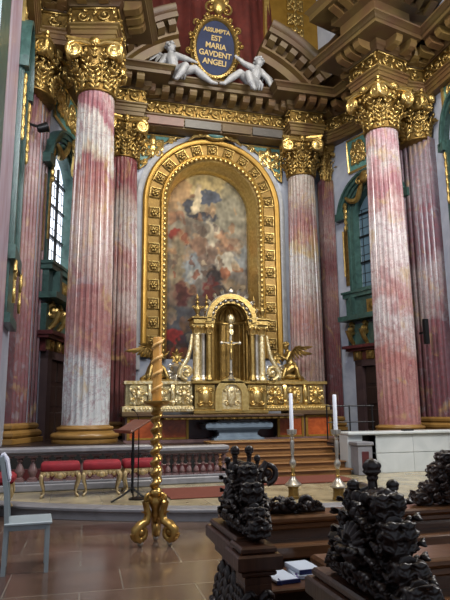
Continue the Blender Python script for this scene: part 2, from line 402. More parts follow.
# upper walls, vault
cv=MB(); n=16
prof=[]
for i in range(n+1):
    a=pi*i/n; prof.append((-6.2*cos(a),14.2+3.6*sin(a)))
cv.loft([[(x,y,z) for x,z in prof]+[(x*1.03,y,z+.3) for x,z in reversed(prof)] for y in (-8,12.5)])
cv.box(-6.3,6.3,12.4,12.7,15.6,18.6) if False else None
cv.box(-6.4,6.4,12.5,20.2,18.3,18.6); struct('ceiling',cv,G['cream'],smooth=0)
# ------------------------------------------------------------------ entablature
half=[(5.7,-6),(5.7,14.25),(4.92,14.25),(4.846,13.95),(3.76,13.68),(3.48,14.8),(4.86,15.1),(4.84,15.7),(4.76,16.3),(4.62,16.9),(4.4,17.45),(4.1,17.9),(3.74,17.95),(3.74,17.5),(2.54,17.5),(2.54,18.05)]
path=[(-x,y) for x,y in half]+[(x,y) for x,y in reversed(half)]
en=MB(); en.sweep([(-.5,ZT),(.0,ZT),(.0,ZT+.12),(.03,ZT+.13),(.03,ZT+.25),(.06,ZT+.27),(.06,ZT+.34),(.11,ZT+.37),(.11,ZA),(-.5,ZA)],path)
tr=fixn(struct('trim_entablature',en,G['entab2']))
fz=MB(); fz.sweep([(-.5,ZA),(.02,ZA),(.02,ZF),(-.5,ZF)],path); fixn(fz.obj('frieze',G['golddk'],tr,0))
cn=MB(); cn.sweep([(-.5,ZF),(.1,ZF),(.16,ZF+.08),(.2,ZF+.1),(.2,ZF+.27),(.74,ZF+.27),(.74,ZF+.38),(.78,ZF+.4),(.82,ZF+.47),(.88,ZF+.5),(.88,ZK),(-.5,ZK)],path); fixn(cn.obj('cornice',G['cornice'],tr))
md=MB(); rl=MB()
def seg_frames(path):
    for a,b in zip(path,path[1:]):
        A,B=Vector((a[0],a[1],0)),Vector((b[0],b[1],0)); L=(B-A).length
        if L<.25: continue
        t=(B-A)/L; yield A,t,V(t.y,-t.x,0),L
def frieze(mb,A,t,o,L,z0,z1,bright=1):
    h=z1-z0; n=max(1,int(L/(h*.95))); st=L/n; zc=(z0+z1)/2; U=V(0,0,1)
    for i in range(n):
        c=A+t*(st*(i+.5))+o*.05+U*zc; sg=1 if i%2 else -1
        mb.scroll(c+U*(.02*sg),t,U*sg,h*.36,1.3,h*.085,pi if i%2 else 0,1,5,12)
        mb.ell(c+t*(st*.5)+U*(-.1*h*sg),(h*.1,)*3,6,4)
        for q in (-1,1): mb.ell(c+t*(st*.42*q)+U*(h*.28*sg),(h*.12,h*.07,h*.2),6,4)
        mb.ell(c-U*(h*.3*sg)+t*.05,(h*.16,h*.07,h*.1),6,4)
    mb.tube([A+o*.05+U*(z0+.03),A+t*L+o*.05+U*(z0+.03)],.03,5); mb.tube([A+o*.05+U*(z1-.03),A+t*L+o*.05+U*(z1-.03)],.03,5)
for A,t,o,L in seg_frames(path):
    if A.y<9 and abs(t.y)>.9 and L>10: # nave walls: only the stretch the photograph reaches
        if t.y>0: A=A+t*(L-7); L=7
        else: L=7
    n=max(1,round(L/.46))
    for i in range(n):
        c=A+t*(L*(i+.5)/n)
        q=MB(); ex=t*.1; 
        pr=[(.18,ZF+.28),(.64,ZF+.28),(.64,ZF+.17),(.58,ZF+.07),(.48,ZF+.03),(.18,ZF+.0)]
        md.loft([[tuple(c+t*k+o*a+V(0,0,z)) for a,z in pr] for k in (-.12,.12)])
    frieze(rl,A,t,o,L,ZA,ZF)
fixn(md.obj('modillion_course',G['entab2'],tr,0))
rl.obj('frieze_relief',G['gold'],tr,180)
# coloured inlay panels in the architrave over the altar
for i,(x0,x1,mm) in enumerate(((-2.4,-1.15,'rosepink'),(-1.1,.15,'slate'),(.2,1.25,'entab'),(1.3,2.4,'slate'))):
    MB().bbox(x0,x1,17.95,18.02,ZT+.03,ZT+.33,.01).obj('inlay',G[mm],tr,0)
# attic blocks and a second cornice over the big columns
for s in (-1,1):
    a=MB(); p=[(5.95,14.2),(5.0,14.2),(4.94,13.9),(3.7,13.58),(3.38,14.85),(4.75,15.3),(4.6,16.8),(4.0,18.6)]
    p=p if s>0 else p
    P=[(x*s,y) for x,y in p]
    if s>0: P=P[::-1]
    a.sweep([(-1,ZK),(.1,ZK),(.1,ZK+1.0),(.3,ZK+1.1),(.3,ZK+1.3),(.8,ZK+1.36),(.8,ZK+1.55),(.92,ZK+1.7),(-1,ZK+1.7)],P)
    q=struct('trim_attic_'+('left' if s<0 else 'right'),a,G['cornice']); fixn(q)
    mm=MB()
    for A,t,o,L in seg_frames(P):
        n=max(1,round(L/.5))
        for i in range(n):
            c=A+t*(L*(i+.5)/n); pr=[(.26,ZK+1.36),(.7,ZK+1.36),(.7,ZK+1.28),(.5,ZK+1.2),(.26,ZK+1.1)]
            mm.loft([[tuple(c+t*k+o*a_+V(0,0,z)) for a_,z in pr] for k in (-.12,.12)])
    fixn(mm.obj('modillion_course',G['entab2'],q,0))
# ------------------------------------------------------------------ columns
def shaft_mesh(H,r0,r1,nf=24,k=6,dep=.16):
    mb=MB(); nz=26; rings=[]
    for j in range(nz+1):
        t=j/nz; z=H*t
        if j==1: z=H*.012
        if j==nz-1: z=H*.988
        r=r0+(r1-r0)*max(0,(t-.25)/.75)**1.5
        e=min(1,min(t,1-t)*nz*1.0); e=0 if j in(0,nz) else (1 if j not in (1,nz-1) else .2)
        rg=[]
        for i in range(nf*k):
            u=(i%k)/k
            d=0 if u<.2 else sin(pi*(u-.2)/.8)**.6
            q=r-r0*dep*e*d*.75
            a=2*pi*i/(nf*k); rg.append((q*cos(a),q*sin(a),z))
        rings.append(rg)
    return mb.loft(rings)
def base_mb(r,zs=.87):
    mb=MB(); mb.lathe([(r*1.36,0),(r*1.38,.02),(r*1.38,.1)],n=48)
    P=[(r*1.3,.1)]
    for i in range(9): a=-pi/2+pi*i/8; P.append((r*1.28+.085*cos(a),.185+.085*sin(a)))
    P+=[(r*1.2,.28),(r*1.14,.31),(r*1.12,.33)]
    for i in range(7): a=-pi/2+pi*i/6; P.append((r*1.12+.045*cos(a),.375+.045*sin(a)))
    P+=[(r*1.05,.43),(r*1.02,.46)]
    return mb.lathe(P,n=48)
def capital(r,H):
    # composite capital: bell with two tiers of acanthus, eggs, big corner volutes, hollow-sided abacus
    leaf=MB(); k=r/.46
    bell=MB().lathe([(r*.98,-.06),(r*1.1,-.03),(r*1.1,.0),(r*.98,.02),(r*.97,.3*H),(r*1.02,.6*H),(r*1.2,.7*H),(r*1.28,.76*H),(r*1.28,.84*H),(r*1.1,.9*H)],n=28)
    for n,z,L,W,off in ((8,.0,.50*H,.40*k,0),(8,.16*H,.62*H,.36*k,pi/8)):
        for i in range(n):
            a=2*pi*i/n+off; d=V(cos(a),sin(a),0); leaf.acan(d*r*1.0+V(0,0,z),V(0,0,1),d,L,W,.95,5,.45,.04)
    for i in range(16):
        a=2*pi*i/16; leaf.ell((r*1.3*cos(a),r*1.3*sin(a),.78*H),(.06*k,.06*k,.085*k),6,5)
    for i in range(4):
        a=pi/2*i; d=V(cos(a),sin(a),0); leaf.ell(d*r*1.3+V(0,0,.93*H),(.15*k,.15*k,.14*k),8,6); leaf.acan(d*r*1.25+V(0,0,.62*H),V(0,0,1),d,.3*H,.2*k,.8,3,.5)
    vol=MB()
    for i in range(4):
        fa=pi/2*i; fn=V(cos(fa),sin(fa),0); ft=V(-sin(fa),cos(fa),0); R_=r*.46
        for sg in (-1,1):
            tt=(ft*sg*1.0-fn*-.25).normalized(); nn=(fn-ft*sg*-.0).normalized()
            tt=(ft*sg).normalized(); c=fn*r*1.32+ft*sg*r*1.08+V(0,0,.74*H)
            vol.scroll(c+fn*.05*k,tt,V(0,0,1),R_,2.2,.05*k,pi/2,-1,7,30)
            vol.ell(c,(R_*1.02,R_*1.02,.09*k),16,7,Matrix((tt,V(0,0,1),fn)).transposed())
            vol.tube([c+V(0,0,R_*.98)+fn*.04*k,c+V(0,0,R_*1.05)-tt*r*.5+fn*.02,c+V(0,0,R_*.75)-tt*r*.98],[.055*k,.055*k,.04*k],6)
    for i in range(4):
        a=pi/4+pi/2*i; d=V(cos(a),sin(a),0); leaf.acan(d*r*1.35+V(0,0,.4*H),V(0,0,1),d,.3*H,.2*k,.7,3,.5)
    ab=MB(); poly=[]
    for i in range(4):
        a=pi/2*i
        for t in [j/8 for j in range(9)]:
            u=(t-.5)*2; rr=r*1.32+r*.26*u*u
            x,y=rr,u*r*1.5; poly.append((x*cos(a)-y*sin(a),x*sin(a)+y*cos(a)))
    for z0,z1,s in ((.85,.9,.9),(.9,.95,.94),(.95,1.0,.99)):
        ab.prism([(x*s,y*s) for x,y in poly],lambda u,v,d:(u,v,d),z0*H,z1*H)
    return bell,leaf,vol,ab
H=ZC-ZB-.46
def column(x,y,r,m,label,rz=0,proto=[None],dz=0):
    t=thing('fluted_column',label,'column',(x,y,ZB),rz,'composite columns around the altar')
    q=base_mb(r).obj('base',G['ochre'],t,40,(0,0,dz)); q.scale=(1,1,.87)
    q=shaft_mesh(H,r,r*.84).obj('shaft',m,t,50,(0,0,.40+dz)); q.scale=(1,1,(H+.06-dz)/H)
    if proto[0] is None:
        be,le,vo,ab=capital(r*.84,ZT-ZC)
        c=be.obj('capital',G['golddk'],t,40,(0,0,ZC-ZB)); le.obj('acanthus',G['gold'],c,60); vo.obj('volute',G['goldb'],c,60); ab.obj('abacus',G['gold'],c,40); proto[0]=c
    else:
        c=dup(proto[0],parent=t)
    return t
M1=banded('column_marble_pale_foot',[(0,'b4b8ba'),(.15,'aeb0b2'),(.2,'a87e78'),(.25,'96605a'),(.38,'9a6a62'),(.41,'a48478'),(.56,'b09488'),(.64,'a87c66'),(.7,'985a4c'),(.735,'8c4a4c'),(.77,'b6a88c'),(.8,'b4aea6'),(.9,'b8b0a6'),(.93,'92505a'),(.97,'9c6a70'),(1,'b4a8a0')],H)
M2=banded('column_marble_blush',[(0,'a86a62'),(.12,'b07a72'),(.2,'aa6a62'),(.255,'b8a8a6'),(.32,'bcb2b2'),(.38,'b07c76'),(.46,'bca4a0'),(.56,'c0b2b2'),(.64,'bcaeae'),(.7,'b08884'),(.76,'a0606a'),(.82,'b4888c'),(.86,'bcb4b2'),(.93,'a87a84'),(1,'bcb4b2')],H)
M3=banded('column_marble_clouded',[(0,'a88e86'),(.25,'a88a80'),(.36,'a46e62'),(.44,'a88a80'),(.52,'b0a49c'),(.62,'aca6a0'),(.67,'b0965e'),(.71,'a06c62'),(.8,'926462'),(.86,'a8988e'),(1,'aca296')],H)
M4=banded('column_marble_russet',[(0,'784040'),(.25,'74403e'),(.32,'905850'),(.4,'b09a92'),(.52,'a8867a'),(.6,'96564e'),(.66,'ae9890'),(.74,'aca29a'),(.82,'a08074'),(.88,'843c42'),(1,'783438')],H)
column(-4.163,14.39,.55,M1,'large pink and grey fluted column with pale foot beside the red stools',radians(-10))
column(4.163,14.39,.55,M2,'large blush and white fluted column standing behind the white stone parapet',radians(14),dz=-.12)
column(-3.137,18.18,.55,M4,'russet fluted column close behind the large pale-footed column',radians(4))
column(3.137,18.18,.55,M3,'clouded rose fluted column between the altarpiece and the dim window bay',radians(-14))
def pilaster(M,W,D,m,label,nf=7,caps=1.):
    t=thing('fluted_pilaster',label,'pilaster'); t.matrix_world=M
    b=MB(); b.bbox(-W*.62,W*.62,-D,.14,0,.12); b.bbox(-W*.58,W*.58,-D,.12,.12,.3,.06); b.bbox(-W*.54,W*.54,-D,.06,.3,.46,.05); b.obj('base',G['ochre'],t)
    prof=[(-W/2,-D)]
    for i in range(nf):
        a=-W/2+W*(i+.16)/nf; c=-W/2+W*(i+.84)/nf; 
        prof+= [(a,0)]+[(a+(c-a)*q,-.06*sin(pi*q)**.6) for q in (.2,.5,.8)]+[(c,0)]
    prof=[(-W/2,-D),(-W/2,0)]+prof[1:]+[(W/2,0),(W/2,-D)]
    s=MB(); s.loft([[(u,v,z) for u,v in prof] for z in (0,H)]); fixn(s.obj('shaft',m,t,20,(0,0,.46)))
    be,le,vo,ab=capital(W*.4,ZT-ZC)
    c=be.obj('capital',G['golddk'],t,40,(0,0,ZC-ZB)); le.obj('acanthus',G['gold'],c,60); vo.obj('volute',G['gold'],c,60); ab.obj('abacus',G['gold'],c,40); c.location=(0,-.12,ZC-ZB); c.scale=(1.1,.8,1)
    return t
MP=banded('pilaster_marble_plum',[(0,'744850'),(.28,'784c55'),(.36,'93807f'),(.5,'968488'),(.56,'6c4450'),(.72,'745866'),(.82,'8f8088'),(1,'7e6a78')],H,warp=.8)
MQ=banded('pilaster_marble_wine',[(0,'6a3c42'),(.35,'84585a'),(.5,'9a7470'),(.62,'7c4c50'),(.74,'a08480'),(.86,'8c6a6c'),(1,'6a3840')],H,warp=.8)
def pm(x,y,nx,ny):
    n=V(nx,ny,0).normalized(); t=V(-n.y,n.x,0)
    # local x along the wall, local y out of it
    return Matrix(((n.y,n.x,0,x),(-n.x,n.y,0,y),(0,0,1,ZB),(0,0,0,1)))
pilaster(pm(5.42,14.78,-.93,-.37),1.2,.5,MP,'plum fluted pilaster standing against the wall beside the blush column')
pilaster(pm(-5.57,14.75,.93,-.37),1.3,.5,MQ,'wine red fluted pilaster beyond the white chair with a black spotlight on it')
pilaster(pm(4.12,18.1,0,-1),.44,.4,MQ,'narrow wine red pilaster beside the clouded rose column',5)
pilaster(pm(-4.12,18.1,0,-1),.44,.4,MP,'narrow plum pilaster tucked beside the russet column',5)
G['golddeep']=mat('deep_gilding','876a30',.42,.55,c2='6c5224',sc=5,con=.6)
G['goldw2']=mat('pale_gilding','cfc39a',.35,.6,c2='9c8a58',sc=9,con=.5,bump=.4,bsc=30)
G['silvgold']=mat('silvery_gilding','a89a72',.36,.7,c2='8a6c38',sc=7,con=.5,bump=.4,bsc=30)
# ------------------------------------------------------------------ altarpiece frame and painting
def archpath(rad,zc,zb,n=32):
    # (x,z, dirx,dirz) along a round-headed outline of half width rad
    P=[(-rad,zb),( -rad,zc)]+[(-rad*cos(pi*i/n),zc+rad*sin(pi*i/n)) for i in range(1,n)]+[(rad,zc),(rad,zb)]
    return P
def archloft(mb,prof,zc,zb,n=32):
    rings=[]
    for i in range(n+3):
        if i==0: d=(-1,0); z=zb; 
        elif i==n+2: d=(1,0); z=zb
        else: a=pi*(i-1)/n; d=(-cos(a),sin(a)); z=zc
        rings.append([(d[0]*r,y,z+d[1]*r) for r,y in prof])
    mb.loft(rings)
FZ=8.5; FB=3.25
fr=thing('altarpiece_frame','tall round-headed gilded frame with coffered rosettes around the altar painting','frame',(0,0,0))
mb=MB(); archloft(mb,[(2.42,18.75),(2.42,18.5),(2.36,18.46),(2.3,18.47),(2.24,18.5),(2.22,18.6),(2.22,18.75)],FZ,FB); fixn(mb.obj('outer_rim',G['goldp'],fr,40))
mb=MB(); archloft(mb,[(1.83,18.75),(1.83,18.52),(1.79,18.47),(1.72,18.46),(1.66,18.52),(1.66,18.75)],FZ,FB); fixn(mb.obj('inner_rim',G['goldp'],fr,40))
mb=MB(); archloft(mb,[(2.25,18.75),(2.25,18.59),(1.8,18.59),(1.8,18.75)],FZ,FB); fixn(mb.obj('coffered_channel',G['golddeep'],fr,40))
mb=MB(); archloft(mb,[(1.68,18.7),(1.66,18.55),(1.6,18.6),(1.57,19.0),(1.5,19.1),(1.46,19.2),(1.46,19.42),(1.68,19.42)],FZ,FB); fixn(mb.obj('inner_molding',G['goldb'],fr,40))
mb=MB(); archloft(mb,[(2.62,18.74),(2.62,18.6),(2.42,18.6),(2.42,18.74)],FZ,FB-.4); fixn(mb.obj('outer_band',G['white'],fr,40))
# beaded inner edge
mb=MB()
for j in range(90):
    s=j/89*(2*(FZ-FB)+pi*1.69); L=FZ-FB
    if s<L: p=(-1.69,FB+s)
    elif s<L+pi*1.69: a=(s-L)/1.69; p=(-1.69*cos(a),FZ+1.69*sin(a))
    else: p=(1.69,FZ-(s-L-pi*1.69))
    mb.ell((p[0],18.48,p[1]),(.07,.06,.09),6,4)
mb.obj('bead_edge',G['goldb'],fr,180)
def rosette_mb():
    mb=MB()
    for i in range(6):
        a=2*pi*i/6; mb.ell((.08*cos(a),-.03,.08*sin(a)),(.055,.04,.055),6,5)
    mb.ell((0,-.07,0),(.06,.06,.06),8,5)
    for k in range(4):
        a=pi/2*k; c,s=round(cos(a)),round(sin(a))
        mb.tube([(.17*c-.17*s,-.01,.17*s+.17*c),(.17*c+.17*s,-.01,.17*s-.17*c)],.022,5)
    return mb
rz=None; spots=[]
for k in range(8): spots+=[(-2.02,3.75+.62*k,0),(2.02,3.75+.62*k,0)]
for k in range(11):
    a=pi*(k+.5)/11; spots.append((-2.02*cos(a),FZ+2.02*sin(a),a-pi/2))
for x,z,a in spots:
    if rz is None: q=rz=rosette_mb().obj('rosette',G['gold'],fr,60)
    else: q=rz.copy(); COL.objects.link(q)
    q.parent=fr; q.location=(x,18.57,z); q.rotation_euler=(0,a,0)
# canvas: a plain composition of clouds, figures and drapery in paint
def canvas():
    W,Hh=1.47,0; nx,nz=84,190; zb=FB; zt=FZ+1.47
    blobs=[ # u(px) v(px) ru rv colour alpha : measured on the picture's own surface (80..350 x 50..580)
    (215,70,150,40,(.62,.56,.38),.9),(110,110,45,55,(.60,.47,.33),.8),(320,110,50,60,(.45,.44,.38),.8),(300,170,60,50,(.47,.47,.43),.8),
    (225,120,42,20,(.22,.26,.36),.9),(200,176,52,11,(.15,.16,.22),.85),(150,150,16,20,(.2,.23,.32),.85),(182,130,16,40,(.68,.64,.55),.9),(185,98,8,20,(.66,.6,.5),.9),(165,118,9,9,(.5,.34,.25),.8),
    (105,185,28,16,(.45,.30,.22),.8),(105,235,24,18,(.45,.12,.09),.9),(140,240,22,28,(.52,.38,.28),.8),(225,225,30,40,(.62,.6,.55),.8),(175,215,45,26,(.36,.33,.31),.7),(190,265,28,26,(.44,.30,.23),.7),
    (268,240,24,22,(.58,.43,.33),.85),(300,255,30,20,(.50,.38,.30),.7),(250,275,40,18,(.42,.31,.26),.6),(112,315,26,75,(.46,.42,.34),.8),(165,330,30,46,(.44,.50,.58),.85),(170,350,25,20,(.58,.58,.57),.6),(275,308,36,30,(.62,.62,.60),.9),(332,300,18,44,(.42,.47,.54),.8),
    (212,300,26,26,(.38,.28,.24),.6),(235,350,22,26,(.14,.11,.12),.9),(272,340,16,14,(.50,.26,.16),.8),(318,330,20,14,(.52,.33,.22),.8),(300,380,48,20,(.42,.36,.28),.85),(225,395,28,38,(.32,.10,.09),.9),(255,400,16,24,(.16,.15,.18),.8),(132,405,30,32,(.25,.09,.10),.85),(160,390,14,12,(.46,.30,.22),.8),(100,410,14,36,(.42,.33,.27),.6),
    (185,430,20,26,(.30,.20,.16),.8),(290,430,50,30,(.28,.20,.18),.8),(120,475,40,34,(.20,.22,.28),.8),(95,470,16,24,(.50,.40,.34),.7),(150,490,24,24,(.36,.24,.19),.7),(108,522,34,20,(.52,.10,.11),.9),(160,540,40,30,(.12,.14,.20),.8),(110,565,36,18,(.46,.16,.10),.8),(330,470,20,50,(.30,.24,.2),.7),(210,480,60,60,(.16,.16,.20),.7)]
    rr=random.Random(11); pal=[(.6,.47,.34),(.5,.36,.26),(.42,.2,.14),(.3,.26,.26),(.52,.5,.46),(.62,.58,.5),(.36,.38,.42),(.26,.18,.15)]
    for i in range(120):
        v=rr.uniform(150,575); cc=rr.choice(pal); dk=1 if v<380 else .62
        blobs.append((rr.uniform(82,348),v,rr.uniform(4,13),rr.uniform(5,17),tuple(q*dk for q in cc),rr.uniform(.35,.75)))
    base=[(0,(.60,.55,.38)),(.2,(.47,.45,.40)),(.45,(.43,.42,.42)),(.62,(.36,.34,.34)),(.8,(.2,.2,.23)),(1,(.13,.14,.18))]
    vs=[];cs=[]
    for j in range(nz+1):
        z=zb+(zt-zb)*j/nz; hw=W if z<FZ else sqrt(max(0,W*W-(z-FZ)**2))
        for i in range(nx+1):
            x=-hw+2*hw*i/nx; vs.append((x,19.4,z))
            u=215+135*x/W; v=50+(zt-z)/(zt-zb)*535
            u+=13*noise.noise((x*2.6,z*2.6,1))+9*noise.noise((x*7,z*7,4)); v+=13*noise.noise((x*2.6,z*2.6,9))+9*noise.noise((x*7,z*7,14))
            t=(v-50)/535; c=None
            for (a,ca),(b,cb) in zip(base,base[1:]):
                if t<=b or b==1: q=min(1,max(0,(t-a)/(b-a))); c=[p+(s_-p)*q for p,s_ in zip(ca,cb)]; break
            for bu,bv,ru,rv,cc,al in blobs:
                d=((u-bu)/ru)**2+((v-bv)/rv)**2
                if d<1.5:
                    w=al*min(1,max(0,(1.3-d)/.45)); c=[p+(s_-p)*w for p,s_ in zip(c,cc)]
            k=1.0+.3*noise.noise((x*3.5,z*3.5,3))+.22*noise.noise((x*9,z*7,7)); g=sum(c)/3; cs.append((*lin([min(1,max(0,.04+.94*k*(p*.82+g*.18)*w_)) for p,w_ in zip(c,(1.05,1.0,.9))]),1))
    fs=[(j*(nx+1)+i,j*(nx+1)+i+1,(j+1)*(nx+1)+i+1,(j+1)*(nx+1)+i) for j in range(nz) for i in range(nx)]
    me=bpy.data.meshes.new('altar_painting'); me.from_pydata(vs,[],fs)
    at=me.color_attributes.new('paint','FLOAT_COLOR','POINT'); at.data.foreach_set('color',[q for c in cs for q in c])
    m=mat('oil_paint',(.5,.5,.5),.6,spec=.15); a=m.node_tree.nodes.new('ShaderNodeVertexColor'); a.layer_name='paint'; m.node_tree.links.new(a.outputs[0],m.node_tree.nodes['Principled BSDF'].inputs['Base Color'])
    me.materials.append(m); o=bpy.data.objects.new('altar_painting',me); COL.objects.link(o)
    s=o.modifiers.new('s','SOLIDIFY'); s.thickness=.04; s.offset=-1
    tag(o,'tall arched oil painting of clouds and robed figures inside the gilded frame','painting')
canvas()
# turquoise spandrels with gilded foliage, and the small crest on top of the arch
def arabesque(mb,cx,cz,w,h,y=-.03,k=1):
    U=V(0,0,1)
    for s in (-1,1):
        mb.scroll((cx+s*w*.24,y,cz+h*.2),(s,0,0),U,min(w,h)*.24,1.5,.035*k,-pi/2,1,6)
        mb.scroll((cx+s*w*.22,y,cz-h*.24),(s,0,0),-U,min(w,h)*.2,1.4,.03*k,-pi/2,1,6)
        mb.tube([(cx,y,cz-h*.45),(cx+s*w*.1,y,cz-h*.2),(cx+s*w*.3,y,cz),(cx+s*w*.38,y,cz+h*.3)],[.03*k,.035*k,.03*k,.015*k],6)
        for q in (-.3,0,.3): mb.ell((cx+s*w*.4,y,cz+h*q),(.05*k,.03,.08*k),6,4)
    mb.ell((cx,y,cz+h*.38),(.08*k,.04,.12*k),8,5); mb.ell((cx,y,cz),(.07*k,.05,.1*k),8,5); mb.ell((cx,y,cz-h*.3),(.06*k,.04,.1*k),8,5)
for s in (-1,1):
    t=thing('spandrel_panel','turquoise spandrel with gilded foliage %s the arch, towards the %s column'%(('left of','russet') if s<0 else ('right of','clouded rose')),'panel',(0,18.7,0),0,'spandrel panels above the arch')
    poly=[(s*2.56,10.9),(s*.95,10.9)]+[(s*2.72*sin(a),FZ+2.72*cos(a)) for a in [radians(28+i*5) for i in range(8)]]+[(s*2.56,9.6)]
    MB().prism(poly,lambda u,v,d:(u,d,v),-.06,0).obj('field',G['turq'],t,0)
    g=MB(); g.tube([(x,-.07,z) for x,z in poly+poly[:1]],.04,6); g.obj('border',G['gold'],t)
    g=MB(); arabesque(g,s*2.1,10.42,.8,.75,-.09,1.5); g.scroll((s*1.45,-.09,10.72),(-s,0,0),(0,0,1),.14,1.3,.05); g.scroll((s*2.38,-.09,9.9),(s,0,0),(0,0,-1),.12,1.3,.05)
    g.obj('foliage',G['goldb'],t)
t=thing('arch_crest','small gilded crest with a turquoise shield on top of the round arch','crest',(.05,18.35,11.0))
g=MB(); g.ell((0,0,-.02),(.42,.1,.2),16,8)
for s in (-1,1):
    g.scroll((s*.5,-.05,.0),(s,0,0),(0,0,1),.2,1.5,.06); g.scroll((s*.36,-.05,.25),(s,0,0),(0,0,1),.12,1.3,.05); g.tube([(s*.55,0,-.1),(s*.75,0,-.12),(s*.95,0,-.3)],[.06,.07,.03],6)
g.leaf((0,-.05,.15),(0,0,1),(0,-1,0),.3,.25,.6,.03); g.obj('scrollwork',G['gold'],t)
MB().ell((0,-.09,-.02),(.3,.06,.12),16,8).obj('shield',G['turq'],t)
# ------------------------------------------------------------------ broken pediment, drapery, gilded pilasters
for s in (-1,1):
    t=thing('pediment_fragment','curved piece of broken pediment sloping down to the %s, beside the %s marble angel'%(('left','leaning') if s<0 else ('right','reclining')),'pediment',group='broken pediment over the altar')
    def sec(prof):
        m=MB(); rs=[]
        for i in range(15):
            a=radians(14+i*3.6); rr=5.3
            # circle centred under the axis
            rs.append([(s*(rr+o)*sin(a),y,9.1+(rr+o)*cos(a)) for o,y in prof])
        m.loft(rs); return fixn
    def arcsec(prof,name,m):
        mb=MB(); rs=[]
        for i in range(15):
            a=radians(20+i*2.3); rr=4.7
            rs.append([(s*(rr+o)*sin(a),y,9.95+(rr+o)*cos(a)*1.0) for o,y in prof])
        mb.loft(rs); return fixn(mb.obj(name,m,t,40))
    arcsec([(-.75,18.2),(-.75,17.5),(-.5,17.45),(-.45,17.25),(-.12,17.2),(-.12,18.2)],'tympanum',G['entab2'])
    arcsec([(-.14,18.2),(-.14,16.75),(.02,16.72),(.06,16.66),(.18,16.6),(.24,16.6),(.24,18.2)],'raking_cornice',G['cornice'])
    mm=MB()
    for i in range(6):
        a=radians(23+i*5.4)
        for c_ in (0,):
            e=V(s*sin(a),0,cos(a)); f=V(s*cos(a),0,-sin(a)); c=V(0,0,9.95)+e*4.42
            mm.loft([[tuple(c+f*k+e*u+V(0,y,0)) for u,y in ((.14,16.85),(-.02,16.9),(-.1,17.15),(-.1,17.35),(.14,17.35))] for k in (-.13,.13)])
    fixn(mm.obj('modillion_course',G['entab'],t,0))
# red drapery behind the cartouche
mb=MB(); rings=[]
for j in range(26):
    z=12.2+5.6*j/25; w=3.15-.35*(j/25); row=[]
    for i in range(61):
        u=-1+2*i/60; x=u*w; row.append((x,18.62+.9*u*u*.4-.12*sin(u*17+.9*sin(j*.16))-.07*sin(u*41+j*.1)-.3*(1-u*u),z))
    rings.append(row+[(x,y+.08,z_) for x,y,z_ in reversed(row)])
mb.loft(rings); tag(fixn(mb.obj('red_drapery',G['curtain'],None,60)),'red-brown cloth hanging in folds behind the oval inscription','drapery')
for s in (-1,1):
    t=thing('gilded_pilaster','tall gilded pilaster %s the red drapery, above the %s column'%(('left of','russet') if s<0 else ('right of','clouded rose')),'pilaster',(3.35 if s>0 else -3.75,19.0,ZK-.1),0,'gilded pilasters behind the drapery')
    hw=1.3 if s>0 else .7; MB().box(-hw,hw,-.3,.1,0,5.8).obj('shaft',G['goldp'],t,0)
    g=MB()
    for q in (-hw+.12,hw-.12): g.box(q-.1,q+.1,-.4,-.3,0,5.8)
    g.obj('edge_strip',G['goldb'],t,0)
    g=MB()
    for i in range(9): arabesque(g,0,.35+.62*i,.7,.55,-.33,1.2)
    g.obj('foliage',G['gold'],t,180)
t=struct('wall_upper',MB().box(-6,6,19.3,19.6,12,18.5),G['cream'])
wn=struct('window_3',MB().bbox(-3.05,-2.35,19.22,19.28,15.6,16.1,.05),G['glass']); MB().bbox(-3.15,-2.25,19.26,19.32,15.5,16.2,.02).obj('window_frame',G['cream'],wn)
# ------------------------------------------------------------------ oval inscription
t=thing('inscription_plaque','oval blue plaque with a gilded frame and gold latin lettering','plaque',(-.14,17.55,13.78))
PL=MB
t.rotation_euler=(radians(6),radians(3),0)
def oval(mb,a,b,prof,n=40):
    rs=[]
    for i in range(n):
        th=2*pi*i/n; rs.append([((a+o)*cos(th),y,(b+o)*sin(th)) for o,y in prof])
    rs.append(rs[0]); mb.loft(rs,caps=False); return mb
mb=MB(); mb.prism([(.7*cos(2*pi*i/48),1.02*sin(2*pi*i/48)) for i in range(48)],lambda u,v,d:(u,d,v),-.06,.08); mb.obj('plaque',G['blue'],t,0)
fixn(oval(MB(),.72,1.04,[(-.05,.05),(-.05,-.12),(.0,-.18),(.07,-.16),(.1,-.08),(.16,-.05),(.16,.1)]).obj('frame',G['gold'],t,50))
mb=MB()
for i in range(44):
    th=2*pi*i/44; mb.ell((.79*cos(th),-.17,1.11*sin(th)),(.05,.04,.05),6,4)
for i in range(14):
    th=2*pi*i/14+.2; mb.scroll((.93*cos(th),-.08,1.24*sin(th)),(cos(th+pi/2),0,sin(th+pi/2)),(cos(th),0,sin(th)),.13,1.2,.04,0,1 if i%2 else -1,6,12)
mb.scroll((-.28,-.1,1.4),(1,0,0),(0,0,1),.24,1.5,.06); mb.scroll((.28,-.1,1.4),(-1,0,0),(0,0,1),.24,1.5,.06); mb.ell((0,-.12,1.5),(.24,.14,.3)); mb.ell((0,-.12,-1.32),(.3,.12,.18))
for s in (-1,1): mb.leaf((s*.1,-.1,-1.22),(s*1,0,-.3),(0,-.4,-1),.5,.25,.6,.03); mb.leaf((s*.1,-.1,1.5),(s*.6,0,1),(0,-1,0),.42,.25,.7,.03)
mb.obj('scroll_border',G['gold'],t,60)
